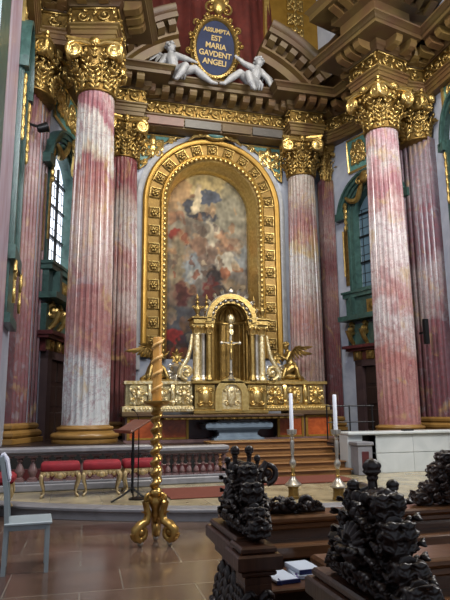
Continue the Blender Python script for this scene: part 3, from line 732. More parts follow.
for i,(tx,sz,z) in enumerate((('ASSUMPTA',.19,.55),('EST',.235,.26),('MARIA',.245,-.02),('GAVDENT',.245,-.31),('ANGELI',.245,-.6))):
    c=bpy.data.curves.new('lettering','FONT'); c.body=tx; c.size=sz*1.12; c.align_x='CENTER'; c.extrude=.01; c.offset=.006; c.space_character=.97
    o=bpy.data.objects.new('lettering',c); COL.objects.link(o); bpy.context.view_layer.update()
    me=bpy.data.meshes.new_from_object(o.evaluated_get(bpy.context.evaluated_depsgraph_get())); bpy.data.objects.remove(o); me.materials.clear(); me.materials.append(G['letter'])
    o=bpy.data.objects.new('lettering',me); COL.objects.link(o); o.parent=t; o.location=(0,-.075,z); o.rotation_euler=(pi/2,0,0); o.scale=(.92,1,1)
# ------------------------------------------------------------------ figures
def body(name,m,parent,parts,vox,sm=4):
    mb=MB()
    for p in parts:
        if p[0]=='L': limb(mb,p[1])
        else: mb.ell(p[1],p[2],12,8,p[3] if len(p)>3 else None)
    return remesh(mb.obj(name,m,parent,180),vox,sm)
def wing(mb,root,d,up,L,n=7):
    # feathered wing: row of long overlapping feathers fanned from the shoulder
    root,d,up=Vector(root),Vector(d).normalized(),Vector(up).normalized(); nr=d.cross(up).normalized()
    mb.tube([root,root+d*L*.35+up*L*.22,root+d*L*.7+up*L*.2],[.07*L,.06*L,.02*L],7)
    for i in range(n):
        t=i/(n-1); b=root+d*L*(.06+.6*t)+up*L*(.2*sin(pi*min(1,t*.8+.1)))
        dd=(d*(.15+.9*t)-up*(1-.75*t)).normalized(); l=L*(.42+.28*t)
        w=dd.cross(nr); rs=[]
        for k in range(6):
            q=k/5; hw=L*.075*(sin(pi*min(1,.25+.75*q))**.5 if q<1 else .15)
            c=b+dd*l*q+nr*(.03*L*q*q)
            rs.append([tuple(c+w*hw*x+nr*y*L) for x,y in ((-1,0),(0,.022),(1,0),(0,-.022))])
        mb.loft(rs)
def face(mb,c,r,fd,up):
    fd,up=Vector(fd).normalized(),Vector(up).normalized(); sd=fd.cross(up); c=Vector(c)
    mb.ell(c+fd*r*.98-up*r*.08,(r*.16,r*.2,r*.22),6,5)
    for s in (-1,1):
        mb.ell(c+fd*r*.8+sd*s*r*.36+up*r*.12,r*.15,6,5); mb.ell(c+sd*s*r*.95,(r*.18,r*.18,r*.28),6,5)
    mb.ell(c+fd*r*.86-up*r*.45,(r*.28,r*.16,r*.1),6,5); mb.ell(c+fd*r*.72-up*r*.75,r*.25,6,5)
def hand(mb,p,d,sd,s=1.0):
    p,d,sd=Vector(p),Vector(d).normalized(),Vector(sd).normalized()
    limb(mb,[(*p,.035*s),(*(p+d*.07*s),.038*s)],8)
    for i,l in enumerate((.075,.09,.085,.065)):
        a=p+d*.08*s+sd*(i-1.5)*.024*s; e=a+d*l*s*.6; f=e+d*l*s*.4-d.cross(sd)*.02*s
        mb.tube([a,e,f],[.013*s,.012*s,.009*s],6)
    a=p+d*.03*s-sd*.035*s; mb.tube([a,a-sd*.03*s+d*.03*s,a-sd*.035*s+d*.07*s],[.014*s,.013*s,.01*s],6)
def putto(label,J,fd,loc,wings,hairm):
    t=thing('marble_angel',label,'statue',loc,0,'marble angels beside the plaque')
    mb=MB()
    L=J
    limb(mb,[(*L['pelvis'],.22),(*L['waist'],.19),(*L['chest'],.215),(*L['neckb'],.13)])
    limb(mb,[(*L['neckb'],.09),(*L['head'],.08)])
    mb.ell(L['head'],(.15,.15,.18),12,8); face(mb,L['head'],.155,fd,(0,0,1))
    for s in ('a','b'):
        limb(mb,[(*L['sh'+s],.125),(*L['el'+s],.1)]); limb(mb,[(*L['el'+s],.098),(*L['ha'+s],.065)])
        d=Vector(L['ha'+s])-Vector(L['el'+s]); hand(mb,L['ha'+s],d,d.cross(Vector(fd)) if d.cross(Vector(fd)).length>.05 else (0,1,0),1.1)
        limb(mb,[(*L['hip'+s],.19),(*L['kn'+s],.135)]); limb(mb,[(*L['kn'+s],.132),(*L['ca'+s],.125),(*L['an'+s],.075)])
        limb(mb,[(*L['an'+s],.07),(*L['to'+s],.05)])
    remesh(mb.obj('body',G['white'],t,180),.022,3)
    h=MB(); c=Vector(L['head'])
    for i in range(34):
        a=R.uniform(0,2*pi); e=R.uniform(-.1,1.4); d=V(cos(a)*cos(e),sin(a)*cos(e),sin(e))
        if d.dot(Vector(fd))>.55 and d.z<.65: continue
        h.ell(c+d*.16+V(0,0,.03),R.uniform(.045,.07),6,5)
    h.obj('hair',G['white'],t,180)
    w=MB()
    for r,d,u,l in wings: wing(w,r,d,u,l)
    w.obj('wing',G['white'],t,40)
    # loin cloth in folds
    dr=MB(); p=Vector(L['pelvis'])
    for i in range(5):
        o=.09*i-.18; dr.tube([p+V(o-.12,-.1,.06),p+V(o,-.2,.02),p+V(o+.1,-.18,-.1),p+V(o+.08,-.14,-.3)],[.04,.06,.055,.03],7)
    dr.obj('drapery',G['white'],t,180)
    t.scale=(1.02,1.1,.93)
    return t
putto('white marble winged angel leaning on one arm, one leg stretched towards the plaque',dict(pelvis=(0,0,.2),waist=(-.08,0,.42),chest=(-.13,-.02,.66),neckb=(-.16,-.03,.86),head=(-.17,-.05,1.12),
  sha=(-.02,-.12,.8),ela=(.28,-.22,.66),haa=(.52,-.2,.62), shb=(-.32,.02,.8),elb=(-.5,.02,.48),hab=(-.5,-.04,.14),
  hipa=(.08,-.1,.16),kna=(.58,-.24,.3),caa=(.85,-.26,.05),ana=(1.12,-.28,-.16),toa=(1.3,-.3,-.2), hipb=(-.06,-.12,.14),knb=(.22,-.5,.16),cab=(.1,-.5,-.1),anb=(-.06,-.46,-.34),tob=(-.1,-.58,-.42)),
  (.55,-.8,-.1),(-1.55,17.36,12.36),[((-.26,.12,.82),(-1,.2,.25),(-.1,0,1),.75),((-.05,.16,.84),(.2,.8,.5),(0,0,1),.6)],None)
putto('white marble winged angel reclining with its legs towards the plaque, back towards the clouded column',dict(pelvis=(0,0,.18),waist=(.07,0,.4),chest=(.12,-.02,.62),neckb=(.17,-.03,.82),head=(.23,-.06,1.06),
  sha=(-.04,-.12,.76),ela=(-.32,-.14,.86),haa=(-.52,-.16,1.02), shb=(.3,.0,.74),elb=(.55,-.04,.45),hab=(.62,-.1,.14),
  hipa=(-.08,-.08,.16),kna=(-.5,-.2,.42),caa=(-.8,-.24,.14),ana=(-1.05,-.28,-.14),toa=(-1.2,-.34,-.2), hipb=(.04,-.12,.14),knb=(-.3,-.46,.22),cab=(-.22,-.46,-.06),anb=(-.08,-.42,-.3),tob=(-.12,-.54,-.38)),
  (-.5,-.8,-.1),(1.12,17.36,12.36),[((.28,.12,.74),(.9,.2,-.35),(.35,0,1),.75),((.1,.16,.8),(-.2,.8,.4),(0,0,1),.55)],None)
def gold_angel(label,loc,s):
    # kneeling adoring angel, facing the tabernacle (towards +x when s=1)
    t=thing('kneeling_angel',label,'statue',loc,0,'gilded kneeling angels'); 
    f=lambda x,y,z:(x*s,y,z)
    mb=MB()
    limb(mb,[(*f(-.05,0,.42),.15),(*f(-.02,0,.62),.12),(*f(.03,0,.78),.14),(*f(.05,0,.9),.08)]); mb.ell(f(.1,-.02,1.06),(.095,.09,.12)); face(mb,f(.1,-.02,1.06),.095,(s,-.25,-.15),(0,0,1))
    for y in (-.14,.14):
        limb(mb,[(*f(.03,y,.84),.07),(*f(.14,y*1.3,.64),.05),(*f(.32,y*.35,.76),.035)])
        limb(mb,[(*f(-.05,y*.7,.4),.13),(*f(.26,y*.8,.2),.11)]); limb(mb,[(*f(.26,y*.8,.14),.1),(*f(-.3,y*.8,.1),.07),(*f(-.42,y*.8,.05),.04)])
        hand(mb,f(.32,y*.35,.76),f(.5,0,.8),(0,1,0),.8)
    remesh(mb.obj('body',G['gold'],t,180),.022,3)
    d=MB()
    for i in range(9):
        y=-.22+.055*i; d.tube([f(-.08,y*.8,.55),f(-.16,y,.35),f(-.2-.05*(i%2),y*1.1,.12),f(-.3,y*1.2,.0)],[.05,.065,.06,.05],7)
        d.tube([f(.06,y*.7,.5),f(.22,y,.32),f(.3,y*1.1,.1),f(.32,y*1.15,0)],[.04,.06,.06,.05],7)
    d.obj('robe',G['gold'],t,180)
    w=MB(); wing(w,f(-.06,.1,.82),f(-1,.15,.12),(0,0,1),.62); wing(w,f(-.04,-.1,.84),f(-.35,-.35,.15),f(.3,0,1),.55)
    w.obj('wing',G['golddk'],t,40)
    h=MB()
    for i in range(26):
        a=R.uniform(0,6.28); e=R.uniform(-.2,1.4); v=V(cos(a)*cos(e),sin(a)*cos(e),sin(e))
        if v.x*s>.5 and v.z<.6: continue
        h.ell(Vector(f(.1,-.02,1.08))+v*.1,.035,6,5)
    h.obj('hair',G['gold'],t,180)
    b=MB(); b.bbox(-.45,.45,-.28,.28,-.08,.02,.02); b.obj('plinth',G['gold'],t)
gold_angel('gilded kneeling angel with a long wing behind the honey-coloured candle',(-2.15,16.95,2.43),1)
gold_angel('gilded kneeling angel with outspread wing near the clouded rose column',(2.0,16.95,2.43),-1)
# ------------------------------------------------------------------ high altar
AZ=.70
t=thing('high_altar','marble high altar with a dark table slab and orange-red framed panels','altar',(0,0,AZ))
b=MB(); b.box(-3.05,-1.35,16.3,17.2,0,.72); b.box(1.35,3.05,16.3,17.2,0,.72); b.box(-1.36,1.36,16.75,17.2,0,.72); b.box(-3.1,3.1,16.2,17.2,0,.08); b.obj('altar_body',G['rosewall'],t,0)
b=MB(); b.box(-1.37,1.37,16.7,16.76,.06,.72); b.obj('recess',G['darkred'],t,0)
for s in (-1,1):
    for c in (1.72,2.6):
        w=.36; b=MB(); b.bbox(s*c-w,s*c+w,16.26,16.32,.12,.66,.01); p=b.obj('panel',G['redpanel'],t,0)
        q=MB()
        for (x0,x1,z0,z1) in ((-w-.05,-w+.02,.08,.7),(w-.02,w+.05,.08,.7),(-w,w,.08,.14),(-w,w,.64,.7)): q.bbox(s*c+x0,s*c+x1,16.235,16.3,z0,z1,.008)
        q.obj('panel_border',G['goldp'],p,0)
b=MB(); b.bbox(-2.18,1.85,15.55,16.9,.68,.745,.015); b.obj('table_slab',mat('brown_slab','5a4434',.35,c2='3e2e24',sc=3),t); b=MB(); b.bbox(-2.1,1.78,15.62,16.8,.62,.685,.02); b.obj('slab_molding',G['goldp'],t)
b=MB()
b.box(-2.1,1.78,15.64,15.7,.63,.67)
for i in range(20):
    x=-2.0+.2*i
    if x<1.78: b.box(x-.06,x+.06,15.58,15.66,.63,.67)
b.obj('dentil_molding',G['golddk'],t,0)
for x0,x1 in ((-3.16,-2.1),(1.78,3.16)): MB().bbox(x0,x1,16.1,17.2,.7,.84,.03).obj('ledge',G['entab'],t)
t2=thing('stone_sarcophagus','pale blue-grey stone sarcophagus under the altar table','sarcophagus',(.03,16.1,AZ))
b=MB(); b.bbox(-.72,.72,-.3,.45,0,.1,.015); b.obj('foot',G['bluegrey'],t2)
b=MB(); 
def rr(w,d,z): return [(-w,-d,z),(w,-d,z),(w,d+.1,z),(-w,d+.1,z)]
b.loft([rr(.66,.26,.1),rr(.56,.2,.16),rr(.55,.19,.22),rr(.62,.24,.3)]); b.obj('body',G['bluegrey'],t2)
b=MB(); b.bbox(-.96,.96,-.36,.45,.3,.48,.05); b.obj('lid',G['bluegrey'],t2)
b=MB(); b.bbox(-.6,.6,-.25,.4,.475,.53,.02); b.bbox(-.5,.5,-.2,.3,.525,.56,.015); b.obj('cap',G['grey'],t2); t2.scale=(1,1,1.12)
# gilded gradine (two wings of reliefs either side of the tabernacle)
def gradine(s,label,m1,m2):
    t=thing('altar_gradine',label,'gradine',(0,16.6,AZ+.84),0,'gilded reliefs on the altar'); x0,x1=(1.1,3.02)
    X=lambda a,b:(min(s*a,s*b),max(s*a,s*b))
    b=MB(); b.box(*X(x0,x1),.12,.6,0,.84); b.obj('core',m2,t,0)
    b=MB(); b.bbox(*X(x0,x1+.06),-.02,.62,.76,.86,.02); b.bbox(*X(x0,x1+.1),-.06,.62,-.02,.16,.03); b.obj('molding',m1,t)
    p=MB(); 
    for i,c in enumerate((1.38,2.02,2.68)):
        if i==1:
            p.bbox(*X(c-.26,c+.26),.07,.13,.2,.72,.02)
        else: p.bbox(*X(c-.24,c+.24),-.0,.13,.18,.74,.03)
    p.obj('panel',m2,t)
    g=MB()
    for i,c in enumerate((1.38,2.02,2.68)):
        y=.03 if i==1 else -.02
        for q in (-1,1):
            g.scroll((s*c+q*.12,y,.55),(q,0,0),(0,0,1),.1,1.4,.04,pi/2,1,6); g.scroll((s*c+q*.13,y,.33),(q,0,0),(0,0,-1),.09,1.3,.035,pi/2,1,6)
            for k in range(4): g.ell((s*c+q*R.uniform(.06,.24),y-.01,R.uniform(.2,.7)),(.05,.035,.06),6,4)
        g.ell((s*c,y-.02,.48),(.09,.07,.12)); g.leaf((s*c,y,.2),(0,0,1),(0,-1,0),.24,.2,.6,.03); g.ell((s*c,y-.03,.66),(.06,.05,.06))
    for c in (1.7,2.36):
        g.bbox(*X(c-.05,c+.05),-.01,.12,.16,.76,.02); g.ell((s*c,-.03,.5),(.06,.04,.2)); g.ell((s*c,-.03,.25),(.07,.05,.07))
    for i in range(24): g.ell((s*(x0+.05+i*.081),-.06,.07),(.035,.025,.05),6,4)
    g.obj('relief',m1,t,60)
gradine(-1,'silvery gilded relief front on the altar behind the honey-coloured candle',G['goldw'],G['goldw2'])
gradine(1,'deep gold relief front on the altar behind the thin white candle',G['goldb'],G['silvgold'])
# tabernacle
T=thing('tabernacle','gilded tabernacle with columns and a round arched niche in the middle of the altar','tabernacle',(.0,16.5,AZ+.75))
b=MB(); b.bbox(-1.12,1.12,-.06,.65,0,.14,.03); b.bbox(-1.08,-.5,-.02,.6,.14,.86,.02); b.bbox(.5,1.08,-.02,.6,.14,.86,.02); b.bbox(-1.16,1.16,-.1,.65,.86,.96,.025); b.obj('base',G['gold'],T)
b=MB(); ring(b,.3,.5,.1,.55,-.1,.5); b.obj('door_surround',G['goldb'],T)
b=MB(); b.prism(archpoly(.31,.1,.55),lambda u,v,d:(u,d,v),-.02,.06); d=b.obj('door',G['goldw'],T,0)
b=MB(); b.ell((0,-.04,.5),(.14,.05,.3)); b.ell((0,-.05,.66),(.06,.06,.08)); 
for q in (-1,1): b.scroll((q*.16,-.03,.3),(q,0,0),(0,0,1),.09,1.3,.03); b.scroll((q*.2,-.03,.68),(q,0,0),(0,0,1),.07,1.3,.03)
b.obj('door_relief',G['goldw'],d,60)
for q in (-1,1):
    b=MB(); b.ell((q*.78,-.06,.5),(.14,.06,.22)); b.bbox(q*.78-.2,q*.78+.2,-.045,-.0,.2,.78,.01)
    for k in (-1,1): b.scroll((q*.78+k*.15,-.05,.66),(k,0,0),(0,0,1),.09,1.3,.035); b.scroll((q*.78+k*.14,-.05,.32),(k,0,0),(0,0,-1),.08,1.3,.03)
    b.obj('relief',G['goldb'],T,60)
Z1=.96; CH=1.55
b=MB()   # niche shell: half drum with a shell head
n=18; rs=[]
for j in range(9):
    z=Z1+1.75*j/8
    rs.append([(.5*cos(pi*i/n),.06+.46*sin(pi*i/n),z) for i in range(n+1)]+[(.56*cos(pi*(n-i)/n),.06+.53*sin(pi*(n-i)/n),z) for i in range(n+1)])
for j in range(1,8):
    a=pi/2*j/8; k=cos(a)
    rs.append([(.5*k*cos(pi*i/n),.06+.46*k*sin(pi*i/n),Z1+1.75+.5*sin(a)) for i in range(n+1)]+[(.56*k*cos(pi*(n-i)/n),.06+.53*k*sin(pi*(n-i)/n),Z1+1.75+.56*sin(a)) for i in range(n+1)])
b.loft(rs); fixn(b.obj('niche',G['golddk'],T,50))
b=MB()
for i in range(7):
    a=pi*(i+.5)/7; b.tube([(.46*cos(a)*cos(e),.06+.42*sin(a)*cos(e),Z1+1.77+.46*sin(e)) for e in [radians(8+12*k) for k in range(7)]],[.035]*6+[.015],6)
    b.tube([(.47*cos(a),.06+.43*sin(a),Z1),(.47*cos(a),.06+.43*sin(a),Z1+1.7)],.02,5)
b.tube([(.5*cos(pi*i/16),.05+.46*sin(pi*i/16),Z1+1.74) for i in range(17)],.04,6); b.obj('shell',G['gold'],T,60)
b=MB(); ring(b,.5,.66,Z1+1.7,Z1+1.78,-.12,.3); ring(b,.62,.76,Z1+1.7,Z1+1.78,-.2,.3); b.obj('arch',G['gold'],T,50)
b=MB()
for k in range(11):
    a=pi*k/10; e=V(cos(a),0,sin(a)); b.ell(V(0,-.14,Z1+1.78)+e*.58,(.06,.05,.06),6,5)
    r0=.78; b.leaf(V(0,-.05,Z1+1.82)+e*.74,e,(0,-1,0),.16+.1*sin(a)**2,.14,.8,.025,2,6)
b.tube([(.75*cos(pi*k/20),-.1,Z1+1.8+.75*sin(pi*k/20)) for k in range(21)],.035,6); b.tube([(.58*cos(pi*k/20),-.12,Z1+1.78+.58*sin(pi*k/20)) for k in range(21)],.025,6); b.ell((0,-.1,Z1+2.62),(.1,.07,.1)); b.obj('crest',G['silver'],T,60)
def taber_col(x,y,r,h,m,name='column'):
    c=MB(); c.lathe([(r*1.5,0),(r*1.5,.05),(r*1.3,.09),(r*1.05,.12),(r,.15)]+[(r*(1-.12*k/6),.15+(h-.45)*k/6) for k in range(1,7)]+[(r*1.1,h-.28),(r*1.1,h-.25)],n=16)
    o=c.obj(name,m,T,40,(x,y,Z1)); k=MB()
    k.lathe([(r*.9,h-.26),(r*1.1,h-.12),(r*1.4,h-.04)],n=12)
    for i in range(8):
        a=2*pi*i/8; k.leaf((r*.95*cos(a),r*.95*sin(a),h-.25),(0,0,1),(cos(a),sin(a),0),.22,r*.9,1,.015,2,6)
    for i in range(4):
        a=pi/4+pi/2*i; k.ell((r*1.4*cos(a),r*1.4*sin(a),h-.07),(.045,.045,.05),6,5)
    k.box(-r*1.5,r*1.5,-r*1.5,r*1.5,h-.04,h); k.obj('capital',G['goldb'],o,60)
for x,y,r,m in ((-.66,-.02,.085,G['gold']),(.66,-.02,.085,G['gold']),(-.82,.06,.07,G['silver']),(.82,.06,.07,G['silver']),(-1.0,.1,.12,G['goldw']),(1.0,.1,.1,G['goldw'])): taber_col(x,y,r,1.62,m)
for s in (-1,1):
    b=MB(); b.bbox(min(s*1.14,s*.52),max(s*1.14,s*.52),-.14,.5,Z1+1.62,Z1+1.8,.03); b.bbox(min(s*1.2,s*.5),max(s*1.2,s*.5),-.2,.5,Z1+1.78,Z1+1.84,.015); b.obj('cornice',G['gold'],T)
b=MB(); b.box(-1.0,1.0,.5,.6,Z1,Z1+1.7); b.obj('back',G['golddk'],T,0)
for x in (-1.0,-.72,.74,1.0):
    b=MB(); b.lathe([(.08,0),(.08,.04),(.04,.07),(.04,.1),(.09,.2),(.1,.26),(.05,.34),(.03,.38),(.06,.42),(.06,.46),(.02,.5),(.05,.56),(.03,.62),(.005,.7)],n=12)
    for q in (-1,1): b.scroll((q*.1,0,.28),(q,0,0),(0,0,1),.06,1.2,.018)
    b.obj('urn',G['gold'],T,50,(x,-.0,Z1+1.84))
for s in (-1,1):
    b=MB(); b.scroll((s*1.3,.05,1.2),(s,0,0),(0,0,1),.22,1.5,.07,-pi/2); b.tube([(s*1.15,.05,2.3),(s*1.2,.05,1.9),(s*1.28,.05,1.6),(s*1.5,.05,1.25),(s*1.52,.05,1.05)],[.04,.06,.07,.08,.08],7); b.obj('scroll_bracket',G['goldw'],T,60)
# crucifix in the niche
t=thing('crucifix','silver altar crucifix standing in the arched niche of the tabernacle','crucifix',(0,16.5,AZ+.75+Z1))
b=MB(); b.lathe([(.15,0),(.16,.04),(.1,.09),(.05,.16),(.07,.22),(.03,.28)],n=14); b.obj('foot',G['silver'],t)
b=MB(); b.bbox(-.03,.03,-.02,.02,.26,1.42,.008); b.bbox(-.27,.27,-.022,.022,1.07,1.13,.008)
for p in ((-.28,1.1),(.28,1.1),(0,1.44)): b.ell((p[0],0,p[1]),(.05,.03,.05),8,5)
b.obj('cross',G['silver'],t)
b=MB(); limb(b,[(0,-.05,.62,.025),(0,-.07,.8,.035),(0,-.05,.9,.04),(0,-.05,1.04,.045)]); b.ell((.01,-.07,1.13),(.035,.035,.045),8,6)
for s in (-1,1): limb(b,[(s*.04,-.05,1.04,.022),(s*.23,-.035,1.1,.014)])
remesh(b.obj('corpus',G['goldb'],t,180),.012,2)
t=thing('hanging_ornament','gilded round ornament hanging in the top of the tabernacle niche','ornament',(0,16.45,AZ+.75+Z1+1.5))
b=MB(); b.ell((0,0,.3),(.12,.1,.16)); b.ell((0,0,.08),(.07,.06,.1)); b.leaf((0,-.05,0),(0,0,-1),(0,-1,0),.2,.15,.5); b.obj('pendant',G['goldw'],t,60)
b=MB(); b.tube([(0,0,.4),(0,.2,.62)],.015,6); b.obj('hook',G['gold'],t)
# reliquary ornaments between angels and tabernacle
def reliq(x,label):
    t=thing('reliquary',label,'reliquary',(x,16.85,AZ+1.7),0,'small reliquaries on the altar')
    b=MB(); b.lathe([(.2,0),(.22,.05),(.13,.12),(.1,.2),(.19,.32),(.2,.42),(.09,.5),(.06,.54)],n=14)
    for s in (-1,1): b.scroll((s*.2,-.05,.16),(s,0,0),(0,0,1),.13,1.4,.045); b.scroll((s*.18,-.05,.4),(s,0,0),(0,0,1),.09,1.3,.03)
    b.obj('foot',G['silver'],t,50)
    b=MB(); b.ell((0,0,.66),(.1,.07,.14)); b.ell((0,0,.86),(.05,.05,.07)); 
    for i in range(8):
        a=2*pi*i/8; b.leaf((0,-.03,.68),(cos(a),0,sin(a)),(0,-1,0),.24,.1,.5,.02,2,6)
    b.tube([(0,0,.5),(0,0,.95)],.03,7); b.obj('sunburst',G['gold'],t,60)
reliq(-1.55,'small silver-footed gilded reliquary between the honey candle and the tabernacle'); reliq(1.5,'small silver-footed gilded reliquary between tabernacle and the angel near the rose column')
# ------------------------------------------------------------------ balustrades
def baluster(h,r,double=False):
    mb=MB(); mb.box(-r*1.05,r*1.05,-r*1.05,r*1.05,0,h*.08)
    if double: P=[(.55,.08),(.95,.13),(1.0,.2),(.8,.3),(.4,.4),(.38,.44),(.75,.47),(.75,.52),(.4,.56),(.5,.62),(.95,.74),(1.0,.8),(.85,.86),(.5,.92)]
    else: P=[(.9,.08),(.9,.12),(.55,.16),(.7,.24),(1.0,.36),(.98,.42),(.7,.56),(.42,.72),(.38,.76),(.7,.79),(.7,.83),(.45,.87),(.9,.92)]
    mb.lathe([(r*a,h*b) for a,b in P],n=12); mb.box(-r*1.05,r*1.05,-r*1.05,r*1.05,h*.92,h); return mb
def balus(label,x0,x1,y,z0,top,n,m,r,double=False):
    t=thing('marble_balustrade',label,'balustrade',(0,y,z0),0,'communion rail')
    b=MB(); b.bbox(x0,x1,-.16,.2,0,.13,.02); b.bbox(x0,x1,-.12,.16,.13,.17,.01); b.obj('plinth',G['grey'],t)
    b=MB(); b.bbox(x0,x1,-.1,.14,top-.14,top-.1,.01); b.bbox(x0,x1,-.18,.22,top-.1,top,.025); b.obj('rail',G['grey'],t)
    h=top-.14-.17; p=None
    for i in range(n):
        x=x0+(x1-x0)*(i+.5)/n
        if p is None: q=p=baluster(h,r,double).obj('baluster',m,t,50)
        else: q=p.copy(); COL.objects.link(q); q.parent=t
        q.location=(x,0.02,.17)
    return t
balus('stone balustrade of plump balusters directly behind the row of red stools',-5.95,-3.0,11.55,.165,.77,13,G['rosewall'],.085)
balus('low stone balustrade of small double-bulb balusters between the twisted gilt candlestick and the wooden steps',-2.98,-1.42,11.75,.165,.72,11,G['rosewall'],.058,True)
t=thing('shade_backing','added dark sheet with pinkish marble panels, standing for shade behind the stone balustrades','backing',(0,12.56,.165)); b=MB(); b.box(-5.95,-1.42,0,.03,0,.66); b.obj('field',G['dark'],t,0)  # near-black sheet added so the gaps between balusters read as shade
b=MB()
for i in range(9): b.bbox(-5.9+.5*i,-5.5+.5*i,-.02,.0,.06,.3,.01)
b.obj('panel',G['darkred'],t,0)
# wooden steps and carpets
t=thing('wooden_steps','broad golden-brown wooden steps leading up to the altar','steps',(0,0,.165))
for i in range(5):
    b=MB(); b.bbox(-1.4,1.42,11.95+.3*i,13.9,.138*i,.138*i+.105,.008); b.bbox(-1.43,1.45,11.9+.3*i,13.9,.138*i+.105,.138*i+.14,.015); b.obj('step',G['stepwood'],t)
tag(MB().bbox(-1.5,1.0,10.85,11.88,.168,.2,.01).obj('carpet',G['rug'],None),'russet carpet lying in front of the wooden steps','carpet')
tag(MB().bbox(-2.92,-1.3,9.7,10.95,.168,.19,.008).obj('carpet',G['rug'],None),'russet carpet strip on the pale floor in front of the double-bulb balustrade','carpet')
t=thing('stone_post','pale stone end post with a pinkish inlay at the side of the wooden steps','post',(1.66,11.9,.165))
MB().bbox(-.17,.17,-.17,.17,0,.62,.015).obj('shaft',G['grey'],t); MB().bbox(-.2,.2,-.2,.2,.62,.7,.015).obj('cap',G['grey'],t); MB().bbox(-.08,.08,-.185,-.165,.15,.5,.01).obj('inlay',G['darkred'],t)
# white stone parapet
t=thing('stone_parapet','high white stone parapet in large blocks below the blush column','parapet',(0,12.2,.165))
b=MB(); b.box(2.12,5.9,-.1,.3,0,.83); b.obj('core',G['joint'],t,0); b=MB()
for i in range(4):
    for z0,z1 in ((0,.42),(.43,.82)): b.bbox(2.12+.945*i,2.12+.945*i+.938,-.13,.31,z0,z1,.006)
b.obj('block',G['marble'],t); b=MB(); b.bbox(1.42,5.93,-.2,.38,.83,.9,.02); b.obj('coping',G['marble'],t)
b=MB(); b.bbox(1.44,1.8,-.1,.3,0,.83,.01); b.obj('pier',G['marble'],t); b=MB(); b.box(1.8,2.12,.15,.25,0,.83); b.obj('slot_shade',G['dark'],t)  # the opening's shade is painted as a near-black fill
tag(MB().bbox(-.12,.12,-.08,.08,0,.035,.01).obj('small_box',G['black'],None,35,(2.95,12.1,1.068)),'small flat black box lying on top of the white stone parapet','box')
t=thing('metal_railing','thin dark metal railing in front of the dim doorway behind the white parapet','railing',(0,12.95,ZB))
b=MB(); b.tube([(1.35,0,.78),(2.6,0,.78)],.018,6); b.tube([(1.35,0,.4),(2.6,0,.4)],.014,6); b.obj('rail',G['black'],t)
for x in (1.36,1.95,2.55): MB().tube([(x,0,0),(x,0,.8)],.018,6).obj('post',G['black'],t)
# stools --------------------------------------------------------------
def stool(label,loc,rz):
    t=thing('velvet_stool',label,'stool',loc,rz,'red velvet stools along the balustrade')
    b=MB(); rs=[]
    for z,k in ((.43,.96),(.45,1.0),(.52,1.0),(.55,.96),(.565,.85),(.572,.5)):
        rs.append([(k*.36*sx,k*.25*sy,z) for sx,sy in ((-1,-.92),(-.92,-1),(.92,-1),(1,-.92),(1,.92),(.92,1),(-.92,1),(-1,.92))])
    b.loft(rs); b.obj('cushion',G['red'],t,50)
    b=MB(); b.bbox(-.345,.345,-.235,.235,.36,.435,.015)
    for i in range(9):
        x=-.3+.075*i; b.ell((x,-.24,.37+.012*cos(i*pi)),(.035,.02,.04),6,4); b.ell((x,.24,.37),(.035,.02,.04),6,4)
    b.ell((0,-.245,.35),(.07,.025,.05)); b.obj('frame',G['giltwhite'],t)
    for sx in (-1,1):
        for sy in (-1,1):
            l=MB(); pts=[(.31,.2,.4),(.345,.235,.33),(.335,.225,.24),(.295,.19,.13),(.29,.185,.06),(.33,.22,.02),(.345,.235,.012)]
            l.tube([(a*sx,b_*sy,c) for a,b_,c in pts],[.04,.042,.03,.022,.02,.026,.014],8); l.ell((.345*sx,.235*sy,.34),(.035,.035,.05),6,5); l.obj('leg',G['giltwhite'],t,180)
    t.scale=(.9,.95,1)
    return t
G['giltwhite']=mat('gilt_and_white','b9a988',.45,.3,c2='8f7338',sc=14,con=.4)
stool('red velvet stool with gilded legs, the one next to the white chair',(-4.66,10.75,.167),radians(1))
stool('red velvet stool standing in the middle of the row of three',(-3.96,10.78,.167),radians(-2))
stool('red velvet stool mostly behind the music stand',(-3.27,10.85,.167),radians(2))
# white chair
t=thing('white_chair','plain grey-white wooden chair in front of the sanctuary step','chair',(-5.0,6.7,0),radians(3))
w=G['chair']
for x,y in ((.26,-.2),(.26,.2)): MB().bbox(x-.02,x+.02,y-.02,y+.02,0,.47,.004).obj('leg',w,t)
for y in (-.2,.2):
    b=MB(); b.loft([[(a+x_,y+c,z) for x_,c in ((-.022,-.022),(.022,-.022),(.022,.022),(-.022,.022))] for a,z in ((-.15,0),(-.14,.5),(-.16,.8),(-.22,1.14))]); b.obj('back_post',w,t)
MB().bbox(-.16,.3,-.24,.24,.465,.495,.008).obj('seat',w,t); b=MB(); b.bbox(-.14,.26,-.21,-.185,.415,.468,.003); b.bbox(-.14,.26,.185,.21,.415,.468,.003); b.bbox(.25,.275,-.2,.2,.415,.468,.003); b.obj('seat_rail',w,t)
b=MB(); b.bbox(-.215,-.19,-.2,.2,.98,1.12,.004); b.bbox(-.18,-.16,-.2,.2,.72,.8,.004); b.obj('back_rail',w,t)
t=thing('linen_cloth','white linen cloth hung over the back of the plain chair','cloth',(-5.0,6.7,0),radians(4))
b=MB(); rs=[]
for i in range(13):
    y=-.18+.36*i/12; k=.012*sin(i*1.7); rs.append([(-.30+k,y,.88+.02*sin(i)),(-.26+k,y,1.0),(-.235+k*.5,y,1.155),(-.205,y,1.165),(-.17+k,y,1.1),(-.135+k,y,.9+.02*cos(i)),(-.15+k,y,.9+.02*cos(i)),(-.185+k,y,1.09),(-.205,y,1.148),(-.232+k*.5,y,1.14),(-.25+k,y,1.0),(-.285+k,y,.88+.02*sin(i))])
b.loft(rs); b.obj('cloth_fold',G['cloth'],t,60)
